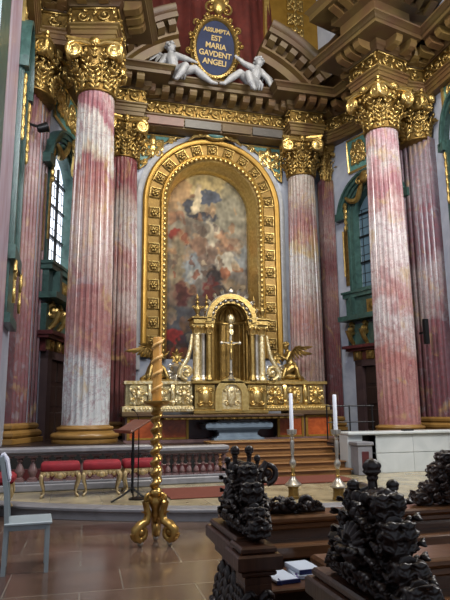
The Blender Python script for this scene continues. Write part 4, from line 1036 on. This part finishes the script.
t=thing('red_chair_seat','red velvet seat of another stool at the picture edge behind the white chair','stool',(-5.6,9.6,.167))
b=MB(); b.bbox(-.3,.3,-.24,.24,.36,.52,.05); b.obj('cushion',G['red'],t)
for x in (-.24,.24):
    for y in (-.18,.18): MB().tube([(x,y,.4),(x*1.1,y*1.1,.25),(x*.9,y*.9,.08),(x*1.05,y*1.05,.012)],[.035,.03,.02,.02],7).obj('leg',G['giltwhite'],t)
# music stand, microphone stand
t=thing('music_stand','wooden-topped music stand on a black tripod in front of the stools','music stand',(-3.53,9.8,.167),radians(-68))
b=MB(); b.M=Matrix.Translation((0,0,1.16))@Matrix.Rotation(radians(28),4,'X'); b.bbox(-.28,.28,-.2,.2,0,.025,.006); b.bbox(-.28,.28,-.215,-.195,0,.06,.004); b.obj('desk',G['deskwood'],t)
b=MB(); b.tube([(0,0,.12),(0,0,1.15)],.022,8); b.tube([(0,0,.55),(0,0,.75)],.03,8); b.ell((0,0,1.13),(.05,.05,.04)); b.obj('pole',G['black'],t)
for k in range(3):
    a=2*pi*k/3+.5; MB().tube([(0,0,.2),(.16*cos(a),.16*sin(a),.1),(.36*cos(a),.36*sin(a),.014)],.016,6).obj('leg',G['black'],t)
t=thing('microphone_stand','thin black microphone stand with a gooseneck beside the music stand','microphone stand',(-3.42,9.95,.167))
b=MB(); b.lathe([(.15,0),(.15,.02),(.03,.04),(.012,.06)],n=16); b.obj('base',G['black'],t); MB().tube([(0,0,.03),(0,0,1.05)],.011,6).obj('pole',G['black'],t)
MB().tube([(0,0,1.05),(0,0,1.25),(-.03,-.02,1.36),(-.09,-.06,1.42)],.007,6).obj('gooseneck',G['black'],t); MB().tube([(-.08,-.055,1.415),(-.13,-.09,1.44)],[.014,.018],7).obj('microphone',G['black'],t)
# paschal candle ------------------------------------------------------
PX,PY=-3.5,7.4
t=thing('twisted_candlestick','tall twisted gilt candlestick on three scrolled feet in the open floor','candlestick',(PX,PY,0))
b=MB(); rs=[]; n=20
for j in range(141):
    q=j/140; z=.62+.92*q; ph=2*pi*7*q; c=.008
    rs.append([(c*cos(ph)+(.058+.012*cos(a-ph))*cos(a),c*sin(ph)+(.058+.012*cos(a-ph))*sin(a),z) for a in [2*pi*i/n for i in range(n)]])
b.loft(rs); b.obj('twisted_shaft',G['brass'],t,180)
b=MB(); b.lathe([(.04,.3),(.06,.34),(.05,.4),(.075,.46),(.085,.5),(.06,.55),(.075,.58),(.08,.61),(.06,.635)],n=18); b.obj('knop',G['brass'],t,50)
b=MB(); b.lathe([(.06,1.53),(.08,1.56),(.05,1.59),(.06,1.63),(.14,1.66),(.165,1.685),(.165,1.705),(.1,1.71),(.06,1.70)],n=22); b.obj('drip_pan',G['brass'],t,50)
for k in range(3):
    a=radians(200+120*k); d=V(cos(a),sin(a),0); U=V(0,0,1); s=d.cross(U)
    l=MB(); P=[V(0,0,.5)+d*.04,V(0,0,.56)+d*.12,V(0,0,.5)+d*.14,V(0,0,.36)+d*.1,V(0,0,.28)+d*.12,V(0,0,.25)+d*.2,V(0,0,.19)+d*.27,V(0,0,.11)+d*.27,V(0,0,.06)+d*.2]
    # flat scrolled bracket: two tubes side by side make the broad band of the foot
    for o in (-.018,.018): l.tube([p+s*o for p in P],[.026,.036,.032,.036,.044,.046,.046,.04,.03],7)
    l.scroll(V(0,0,.16)+d*.2,d,U,.1,1.4,.04,0,-1,7); l.scroll(V(0,0,.53)+d*.09,d,U,.06,1.3,.025,pi/2,-1,7); l.leaf(V(0,0,.25)+d*.12,(d*-.2+U),d,.2,.09,.8,.02)
    f=l.obj('foot',G['brass'],t,60); MB().ell(V(0,0,.036)+d*.2,(.035,.035,.035),10,7).obj('ball',G['silver'],f,180)
t=thing('paschal_candle','honey-coloured candle with a raised spiral band, standing in the twisted gilt candlestick','candle',(PX,PY,1.7))
MB().lathe([(.058,0),(.058,.8),(.05,.812),(.0,.814)],n=20).obj('wax',G['honey'],t,60)
b=MB(); b.tube([(.05*cos(q),.05*sin(q),.03+.74*q/(2*pi*4)) for q in [2*pi*4*i/90 for i in range(91)]],.026,7); b.obj('spiral_band',G['honey2'],t,180)
MB().tube([(0,0,.81),(.004,0,.835)],.004,5).obj('wick',G['black'],t)
# floor candlesticks and white candles
def cstick(label,clabel,x,y,rz,hc):
    t=thing('floor_candlestick',label,'candlestick',(x,y,.167),rz,'silver and gilt candlesticks by the steps')
    b=MB(); b.lathe([(.13,0),(.13,.05),(.115,.06),(.11,.2),(.125,.21),(.125,.25)],n=6); b.obj('pedestal',G['golddk'],t,20)
    b=MB(); b.lathe([(.17,.25),(.175,.28),(.14,.31),(.1,.35),(.06,.39),(.045,.43)],n=24); b.obj('foot',G['silver'],t,50)
    b=MB(); b.lathe([(.035,.43),(.05,.47),(.03,.5),(.045,.56),(.03,.6)],n=16); b.obj('knop',G['brass'],t,50)
    b=MB(); b.lathe([(.03,.6),(.05,.63),(.07,.68),(.065,.73),(.035,.77),(.03,.82),(.042,1.0),(.045,1.12),(.028,1.16),(.05,1.18),(.05,1.2),(.03,1.22),(.04,1.25)],n=20); b.obj('stem',G['silver'],t,50)
    b=MB(); b.lathe([(.05,1.24),(.1,1.27),(.105,1.33),(.105,1.36),(.05,1.36),(.03,1.35)],n=20); b.obj('drip_pan',G['silver'],t,40)
    c=thing('altar_candle',clabel,'candle',(x,y,.167+1.36)); MB().lathe([(.033,0),(.031,hc),(.025,hc+.008),(0,hc+.009)],n=16).obj('wax',G['wax'],c,60); MB().tube([(0,0,hc),(.003,0,hc+.03)],.004,5).obj('wick',G['black'],c)
    t.scale=(.78,.78,.80); c.location=(x,y,.167+1.358*.80)
cstick('silver and gilt candlestick partly hidden by the carved crest of the pew row','thin white candle in front of the wooden steps and red marble panels',-1.0,9.2,0,.58)
cstick('silver and gilt candlestick standing clear beside the pale stone end post','thin white candle in front of the dark metal railing',-.4,8.8,.3,.55)
# ------------------------------------------------------------------ pews
def crest(sd=1):
    # pew-end crest standing along y: stepped C-scrolls climb from both ends to bud finials in the middle
    rr=random.Random(sd); m=MB(); U=V(0,0,1); E=lambda x,y,z,r,n=8,k=6: m.ell((x,y,z),r,n,k)
    for y,z,r in ((0,.045,(.05,.27,.05)),(0,.11,(.045,.2,.06)),(0,.2,(.045,.125,.09)),(0,.29,(.04,.08,.07))): E(0,y,z,r,12,8)
    # middle: scaled bud on a stem, flanked by two smaller ones, over a ring of gadroons
    def bud(x,y,z,r):
        E(x,y,z,(r,r,r*1.25))
        for k in range(7):
            for zz,q in ((-.6,.75),(.15,.95)):
                a=2*pi*k/7+(zz>0)*.45; E(x+r*q*.75*cos(a),y+r*q*.75*sin(a),z+zz*r,(r*.38,r*.38,r*.55),5,4)
        m.tube([(x*.6,y*.8,z-.13),(x,y,z-r*2.6),(x,y,z-r)],[r*.6,r*.55,r*.45],6)
        for k in range(5):
            a=2*pi*k/5; m.acan((x+.3*r*cos(a),y+.3*r*sin(a),z-r*2),U,(cos(a),sin(a),0),r*1.7,r*1.3,.7,2,.5)
    if sd==2: bud(.036,.01,.43,.021); bud(-.036,-.01,.43,.022); bud(.05,-.08,.39,.016); bud(-.05,.085,.37,.016)
    else: bud(0,0,.44,.026); bud(.045,-.03,.375,.018); bud(-.045,.03,.375,.018); bud(0,.09,.355,.017); bud(0,-.09,.355,.017)
    for k in range(12):
        a=2*pi*k/12; E(.048*cos(a),.09*sin(a),.335,(.016,.018,.026),6,5); E(.04*cos(a),.075*sin(a),.325,(.022,.024,.03),7,5); E(.045*cos(a+.3),.085*sin(a+.3),.275,(.02,.022,.024),6,5)
    for q in (-1,1):
        # gadrooned shell on each broad face
        for k in range(9):
            a=pi*(k-.0)/8; m.tube([(q*.045,.0,.16),(q*.068,.045*cos(a),.16+.05*sin(a)),(q*.058,.085*cos(a),.165+.085*sin(a))],[.008,.014,.011],6)
        E(q*.06,0,.15,(.025,.04,.03)); m.tube([(q*.06,-.09,.155),(q*.075,0,.13),(q*.06,.09,.155)],[.014,.02,.014],7)
    for q in (-1,1):
        for (y,z,r,w) in ((.262,.052,.036,.024),(.205,.115,.034,.022),(.135,.22,.045,.026),(.09,.315,.036,.022)):
            for x in (-.034,.034):
                m.scroll((x,q*y,z),(0,q,0),U,r,1.6,w*.5,pi*.95,-1,7); 
            E(0,q*y,z,(.036,r*.8,r*.8))
            for x in (-.016,.016): m.acan((x,q*(y+r*.55),z-r*1.2),(x*4,q*.25,1),(0,-q,.3),r*2.5,r*1.7,.6,3,.9,.0,(7,5))
            m.tube([(0,q*(y-.02),z-r*1.3),(0,q*(y-.055),z-.02),(0,q*(y-.05),z+r*.9),(0,q*y,z+r)],[.03,.032,.03,.024],7)
            if y>.25: m.leaf((0,q*(y+.0),z-.04),(0,q*.12,1),(0,q,0),.19 if q>0 and sd!=9 else .11,.1,.8,.026,3,9,-.05)
        # small leaves, berries and folds over both faces
        for x in (-1,1):
            for (y,z,L,uy,uz) in ((.03,.015,.1,.25,1),(.085,.01,.095,.45,1),(.14,.01,.085,.7,1),(.195,.008,.07,.9,.8),(.03,.075,.09,.3,1),(.1,.075,.085,.6,1),(.15,.07,.06,.9,.8),(.06,.2,.085,.6,1),(.1,.15,.07,.9,.8),(.035,.26,.07,.5,1),(.0,.06,.1,0,1),(.24,.005,.05,1,.5)):
                m.acan((x*.042*(1-y/.42),q*y,z),(x*.25,q*uy,uz),(x,q*.2,0),L*1.25,L*.8,.4,4,.6,.05,(7,5))
            for k in range(7):
                y=rr.uniform(.0,.26); z=rr.uniform(.01,.05+.3*max(0,1-y/.2)); E(x*rr.uniform(.036,.046)*(1-y/.5),q*y,z,rr.uniform(.009,.016),6,4)
    return m
def solid(o):
    # keep the one connected carving
    bm=bmesh.new(); bm.from_mesh(o.data); bm.verts.ensure_lookup_table(); seen=set(); best=[]
    for v in bm.verts:
        if v.index in seen: continue
        st=[v]; seen.add(v.index); comp=[]
        while st:
            q=st.pop(); comp.append(q)
            for e in q.link_edges:
                w=e.other_vert(q)
                if w.index not in seen: seen.add(w.index); st.append(w)
        if len(comp)>len(best): best=comp
    keep=set(best); bmesh.ops.delete(bm,geom=[v for v in bm.verts if v not in keep],context='VERTS'); bm.to_mesh(o.data); bm.free(); return o
def pew(label,x,y,x1,first=True,wing=True,far=True):
    t=thing('carved_pew',label,'pew',(x,y,0),0,'carved pews'); CZ=1.03
    # end panel: broad board with a square post at its near end (y=0 near ... y=.6 far)
    b=MB(); b.bbox(.03,.11,.1,.44,0,CZ-.15,.01); b.bbox(.01,.13,-.02,.12,0,CZ-.16,.01); b.bbox(.02,.12,.09,.6,0,.12,.01); b.bbox(.0,.14,-.035,.135,0,.14,.012); e=b.obj('end_panel',G['pewend'],t)
    b=MB()
    for (g,z0,z1) in ((-.01,-.16,-.12),(.008,-.12,-.095),(.03,-.095,-.03),(.01,-.03,0)): b.bbox(.02-g,.12+g,.12-g,.6+g,CZ+z0,CZ+z1,.008); b.bbox(.0-g,.14+g,-.03-g,.13+g,CZ+z0-.012,CZ+z1-.012,.008)
    b.obj('cap_molding',G['pewend'],t)
    b=MB()
    b.M=Matrix.Translation((.028,0,0))
    for yy in (.2,.31,.41):
        b.scroll((-.0,yy,.81),(0,1,0),(0,0,1),.045,1.4,.018,pi*.5,1,7); b.acan((.0,yy,.85),(0,0,-1),(-1,0,-.1),.2,.13,.35,5,.5)
        b.ell((-.01,yy+.06,.76),(.022,.035,.035)); b.ell((.0,yy-.05,.68),(.02,.03,.03)); b.acan((0,yy+.06,.78),(0,.3,-1),(-1,0,0),.14,.1,.3,4,.5)
    b.M=Matrix.Identity(4)
    for xx in (.03,.105):
        b.scroll((xx,-.03,.79),(1,0,0),(0,0,1),.035,1.4,.015,pi*.5,1,7); b.acan((xx,-.02,.84),(0,0,-1),(0,-1,-.1),.2,.1,.4,5,.5)
    for k in range(3): b.acan((.01,.02+.04*k,.84),(0,0,-1),(-1,0,0),.18,.08,.4,5,.5); b.ell((.0,.02+.04*k,.72-.02*k),(.02,.025,.03))
    b.obj('carved_bracket',G['darkwood'],t,60)
    c=solid(remesh(crest(2 if wing else 5).obj('crest',G['darkwood'],t,70,(.085,.28,CZ)),.0036,0)); c.scale=(1.08 if wing else 1.25,.9,.86); c.location.x=.095
    # long members: front board with rail, book ledge and shelf, seat
    L=x1-x
    b=MB(); b.bbox(.16,L,.76,.83,.35,CZ-.07,.006); b.bbox(.13,.18,.12,.83,.0,CZ-.24,.006); b.obj('back_board',G['pew'],t)
    b=MB(); b.bbox(.13,L+.3,.69,.91,CZ-.07,CZ-.03,.012); b.bbox(.14,L,.72,.86,CZ-.11,CZ-.07,.01); b.obj('top_rail',G['pewrail'],t)
    b=MB(); b.bbox(.16,L,.58,.78,CZ-.2,CZ-.165,.01); b.bbox(.16,L,.56,.6,CZ-.225,CZ-.155,.01); b.obj('ledge',G['pewrail'],t)
    b=MB(); b.bbox(.16,L,.18,.77,.755,.775,.006); b.obj('book_shelf',G['pew'],t)
    b=MB(); b.bbox(.12,L,-.05,.42,.42,.46,.012); b.bbox(.14,L,.0,.3,.12,.15,.01); b.obj('seat',G['pew'],t)
    if wing:
        w=MB(); U=V(0,0,1); w.M=Matrix.Translation((.2,0,0))
        w.tube([(-.05,.8,CZ+.02),(.16,.8,CZ-.03+.05),(.24,.8,CZ-.03+.03),(.4,.8,CZ-.03+.02),(.55,.8,CZ-.03+.01)],[.045,.04,.035,.03,.02],7)
        w.scroll((.2,.8,CZ-.03+.23),(1,0,0),U,.06,1.6,.02,-pi/2,1,7); w.tube([(.17,.8,CZ-.03+.03),(.15,.8,CZ-.03+.12),(.15,.8,CZ-.03+.22),(.2,.8,CZ-.03+.29)],[.035,.032,.028,.02],7)
        w.scroll((.43,.8,CZ-.03+.05),(1,0,0),U,.05,1.5,.018,-pi/2,1,7)
        for (xx,z,uy) in ((.2,.02,.2),(.28,.03,.5),(.34,.01,.9),(.44,.02,.9)):
            for q in (-1,1): w.acan((xx,.8+q*.025,CZ-.03+z),(uy,q*.3,.7),(.3,q*.9,0),.1,.075,.9,4,.5)
            w.acan((xx,.8,CZ-.03+z),(uy,0,1),(1,0,0),.1,.07,.9,4,.5)
            w.ell((xx,.77,CZ+.01),.028,7,5)
        w.obj('rail_crest',G['darkwood'],t,60)
    if far:
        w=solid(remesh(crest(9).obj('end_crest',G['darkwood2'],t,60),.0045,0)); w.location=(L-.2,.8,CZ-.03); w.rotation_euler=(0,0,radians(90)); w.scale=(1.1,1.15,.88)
        MB().bbox(L+.2,L+.3,.1,.88,0,CZ-.08,.01).obj('end_board',G['pewend'],t)
    return t
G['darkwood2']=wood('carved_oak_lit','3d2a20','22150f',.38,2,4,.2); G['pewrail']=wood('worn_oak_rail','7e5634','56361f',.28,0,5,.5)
pew('carved pew row with scroll crest beside the candlesticks, white booklets on its shelf',-3.84,2.55,-1.95)
pew('carved pew with a large dark pomegranate crest nearest the camera, ahead of nothing but the lens' if False else 'carved pew with the large dark bud-topped crest, nearest of the pews',-3.71,1.5,-2.3,wing=False,far=False)
# booklets on the shelf
t=thing('booklet','white booklet with a blue spine lying flat beside the pew end','book',(-3.54,2.89,.777),radians(6),'booklets on the pew shelf')
MB().bbox(-.06,.06,-.09,.09,.004,.016,.002).obj('pages',G['paper'],t); MB().bbox(-.062,.062,-.094,-.086,0,.018,.001).obj('spine',G['bookblue'],t)
MB().tube([(-.04,-.06,.018),(-.042,-.095,.012),(-.04,-.1,-.03)],.004,5).obj('ribbon',G['bookblue'],t)
t=thing('booklet','white booklet with a purple ribbon at the bottom of a pile of two','book',(-3.41,2.93,.777),radians(-8),'booklets on the pew shelf')
MB().bbox(-.06,.06,-.09,.09,.0,.018,.002).obj('pages',G['paper'],t); MB().tube([(-.045,-.06,.019),(-.047,-.097,.012),(-.045,-.1,-.05)],.006,5).obj('ribbon',G['ribbon'],t)
t=thing('booklet','white booklet lying open-edged on top of the booklet with the purple ribbon','book',(-3.4,2.945,.796),radians(5),'booklets on the pew shelf')
MB().bbox(-.06,.06,-.085,.085,.0,.022,.002).obj('pages',G['paper'],t); MB().bbox(-.061,.061,-.089,-.084,0,.022,.001).obj('cover_edge',G['bookblue'],t)
# ------------------------------------------------------------------ things on the side walls
MSTRIP=mat('pink_streaked_marble','b6aebe',.3,c2='8e6a78',sc=1.2,con=.3,stretch=(1,2.5,.3),dist=1.5)
for s in (-1,1):
    nm='left' if s<0 else 'right'
    t=thing('wall_aedicule','green marble window surround with curved hood and gilded scrolls on the %s nave wall'%nm,'window surround',(s*5.95,13.0,.35),0,'green surrounds on the nave walls'); t.scale=(.55,.45,1)
    X=lambda a,b:(min(-s*a,-s*b),max(-s*a,-s*b))
    b=MB(); 
    for y0,y1 in ((1.15,1.75),(-1.75,-1.15)): b.box(*X(0,.24),y0,y1,4.6,8.6); b.box(*X(0,.32),y0+.1,y1-.1,4.6,8.9)
    b.box(*X(0,.4),-1.85,1.85,4.3,4.6); b.box(*X(0,.34),-1.7,1.7,3.0,3.2); b.box(*X(0,.2),-1.6,1.6,3.2,4.3); b.obj('jamb',G['green'],t)
    b=MB()
    for r0,r1,d in ((1.5,1.68,.35),(1.68,1.8,.5)):
        b.loft([[(-s*x,-q*cos(a),8.75+q*.8*sin(a)) for q,x in ((r0,0),(r1,0),(r1,d),(r0,d))] for a in [pi*i/18 for i in range(19)]])
    for q in (-1,1): b.box(*X(0,.5),q*1.68-.25,q*1.68+.25,8.6,8.85)
    b.obj('pediment',G['green'],t)
    b=MB(); b.prism(archpoly(1.16,4.6,8.3),lambda u,v,d:(-s*d,u,v),.0,.05); b.obj('pane',G['glassdk'],t,0)
    for q in (-1,1):
        b=MB(); b.tube([(-s*.36,q*1.45,8.5),(-s*.36,q*1.45,7.0)],.05,6)
        for k in range(6): b.ell((-s*.36,q*1.45,8.4-.26*k),(.1,.09,.15),7,5)
        b.obj('gilded_drop',G['gold'],t,60)
        b=MB(); b.scroll((-s*.42,q*1.5,4.05),(0,q,0),(0,0,1),.24,1.5,.07); b.scroll((-s*.4,q*1.5,3.6),(0,q,0),(0,0,1),.18,1.5,.06,pi); b.tube([(-s*.4,q*1.5,4.3),(-s*.4,q*1.5,3.4)],.06,6); b.obj('gilded_scroll',G['gold'],t,60)
    z=thing('marble_strip','pale pink-streaked marble pilaster strip on the %s nave wall nearer than the green surround'%nm,'pilaster',(s*5.95,10.9,0),0,'pale pilaster strips on the nave walls')
    MB().bbox(*X(.002,.1),-1.0,1.0,.0,12.2,.02).obj('shaft',MSTRIP,z); MB().bbox(*X(.002,.16),-1.05,1.05,.0,.5,.03).obj('base',G['grey'],z)
    z=thing('green_strip','dark green marble strip on the %s nave wall nearest the pews'%nm,'pilaster',(s*5.95,9.2,0),0,'green marble strips on the nave walls')
    MB().bbox(*X(.002,.14),-.55,.55,.4,12.2,.02).obj('shaft',G['green'],z); MB().bbox(*X(.002,.22),-.6,.6,.0,.4,.03).obj('base',G['green'],z)
    f=thing('framed_panel','gold-framed turquoise arabesque panel high on the %s nave wall above the green hood'%nm,'panel',(s*5.95,13.15,9.55),0,'framed panels on the walls')
    # panel sits just past the hood
    b=MB(); b.box(*X(0,.05),-.55,.55,0.5,1.6)
    b.obj('field',G['turq'],f,0); b=MB()
    for a in ((-.6,-.5,.45,1.65),(.5,.6,.45,1.65),(-.6,.6,.45,.55),(-.6,.6,1.55,1.65)): b.bbox(*X(0.02,.1),*a,.02)
    b.obj('frame',G['goldb'],f); b=MB(); b.M=Matrix.Rotation(-s*pi/2,4,'Z'); arabesque(b,0,1.05,.8,.85,-.07); b.obj('foliage',G['goldb'],f,180)
    # arabesque over the bay window
    M=baymat(s); p=thing('arabesque_panel','turquoise panel with gilded arabesques above the %s apse window'%('bright' if s<0 else 'dim'),'panel',(0,0,0),0,'arabesque panels over the apse windows')
    b=MB(); b.M=M; b.prism([(TC-.95,9.65),(TC+.95,9.65),(TC+1.0,10.85),(TC-1.0,10.85)],lambda u,v,d:(u,d,v),0,.05); b.obj('field',G['turq'],p,0)
    b=MB(); b.M=M; b.tube([(TC-.95,.06,9.65),(TC+.95,.06,9.65),(TC+1.0,.06,10.85),(TC-1.0,.06,10.85),(TC-.95,.06,9.65)],.045,6); b.obj('border',G['goldb'],p)
    b=MB(); b.M=M@Matrix.Diagonal((1,-1,1,1)); arabesque(b,TC,10.3,1.7,1.0,-.08,1.7); arabesque(b,TC-.5,10.2,.7,.8,-.08,1.2); arabesque(b,TC+.5,10.2,.7,.8,-.08,1.2)
    b.obj('foliage',G['goldb'],p,180)
    # smaller gilded ornament hung beside it on the wall
t=thing('wall_spotlight','small black spotlight on a thin arm fixed to the wine red pilaster','spotlight',(-5.45,14.3,8.6))
MB().tube([(-.75,-.3,0),(0,0,0)],.035,6).obj('arm',G['black'],t); b=MB(); b.M=Matrix.Rotation(radians(70),4,'Y'); b.lathe([(.07,-.15),(.1,-.12),(.13,.12),(.1,.14)],n=14); b.obj('lamp_head',G['black'],t)
t=thing('loudspeaker_column','slim black loudspeaker fixed on the plum pilaster behind the blush column','loudspeaker',(4.92,14.0,3.3)); MB().bbox(-.06,.06,-.06,.06,0,.7,.01).obj('cabinet',G['black'],t); MB().box(-.03,.03,.05,.3,.3,.36).obj('bracket',G['black'],t)
WORLD=.42; EXPO=0.5
LIGHTS=[
 ('nave_window',(5.7,5.,10.),(-2.5,15.,4.),2.,4.,1450,(1,.97,.93)),
 ('nave_window',(-5.7,5.5,10.),(3.,17.,5.),2.,4.,900,(.95,.96,1)),
 ('altar_fill',(0,10.,15.),(0,17.5,4.),4.,3.,550,(1,.92,.78)),  # added lamp that brightens the altar, no lantern hangs here
]
# ------------------------------------------------------------------ camera and light
cam=bpy.data.cameras.new('camera'); co=bpy.data.objects.new('camera',cam); COL.objects.link(co); SC.camera=co
f,pit,rol,yaw=581.5,.185,.010,.262
cam.sensor_fit='AUTO'; cam.sensor_width=36; cam.lens=f/600*36; cam.clip_end=200; cam.clip_start=.05
fw=V(sin(yaw)*cos(pit),cos(yaw)*cos(pit),sin(pit)); rt=V(cos(yaw),-sin(yaw),0); up=rt.cross(fw)
r2=rt*cos(rol)-up*sin(rol); u2=rt*sin(rol)+up*cos(rol)
co.matrix_world=Matrix(((r2.x,u2.x,-fw.x,-4.583),(r2.y,u2.y,-fw.y,0),(r2.z,u2.z,-fw.z,1.6),(0,0,0,1)))
w=bpy.data.worlds.new('world'); SC.world=w; w.use_nodes=True; bg=w.node_tree.nodes['Background']; bg.inputs[0].default_value=(.78,.86,1,1); bg.inputs[1].default_value=WORLD
def area(name,loc,to,sx,sy,e,c):
    l=bpy.data.lights.new(name,'AREA'); l.shape='RECTANGLE'; l.size=sx; l.size_y=sy; l.energy=e; l.color=c
    o=bpy.data.objects.new(name,l); COL.objects.link(o); o.location=loc; o.rotation_euler=(Vector(to)-Vector(loc)).to_track_quat('-Z','Y').to_euler(); return o
for a in LIGHTS: area(*a)
SC.view_settings.view_transform='Standard'; SC.view_settings.look='None'; SC.view_settings.gamma=1; SC.view_settings.use_curve_mapping=False; SC.view_settings.exposure=EXPO
SC.cycles.max_bounces=6; SC.cycles.diffuse_bounces=3; SC.cycles.glossy_bounces=4; SC.cycles.sample_clamp_indirect=4
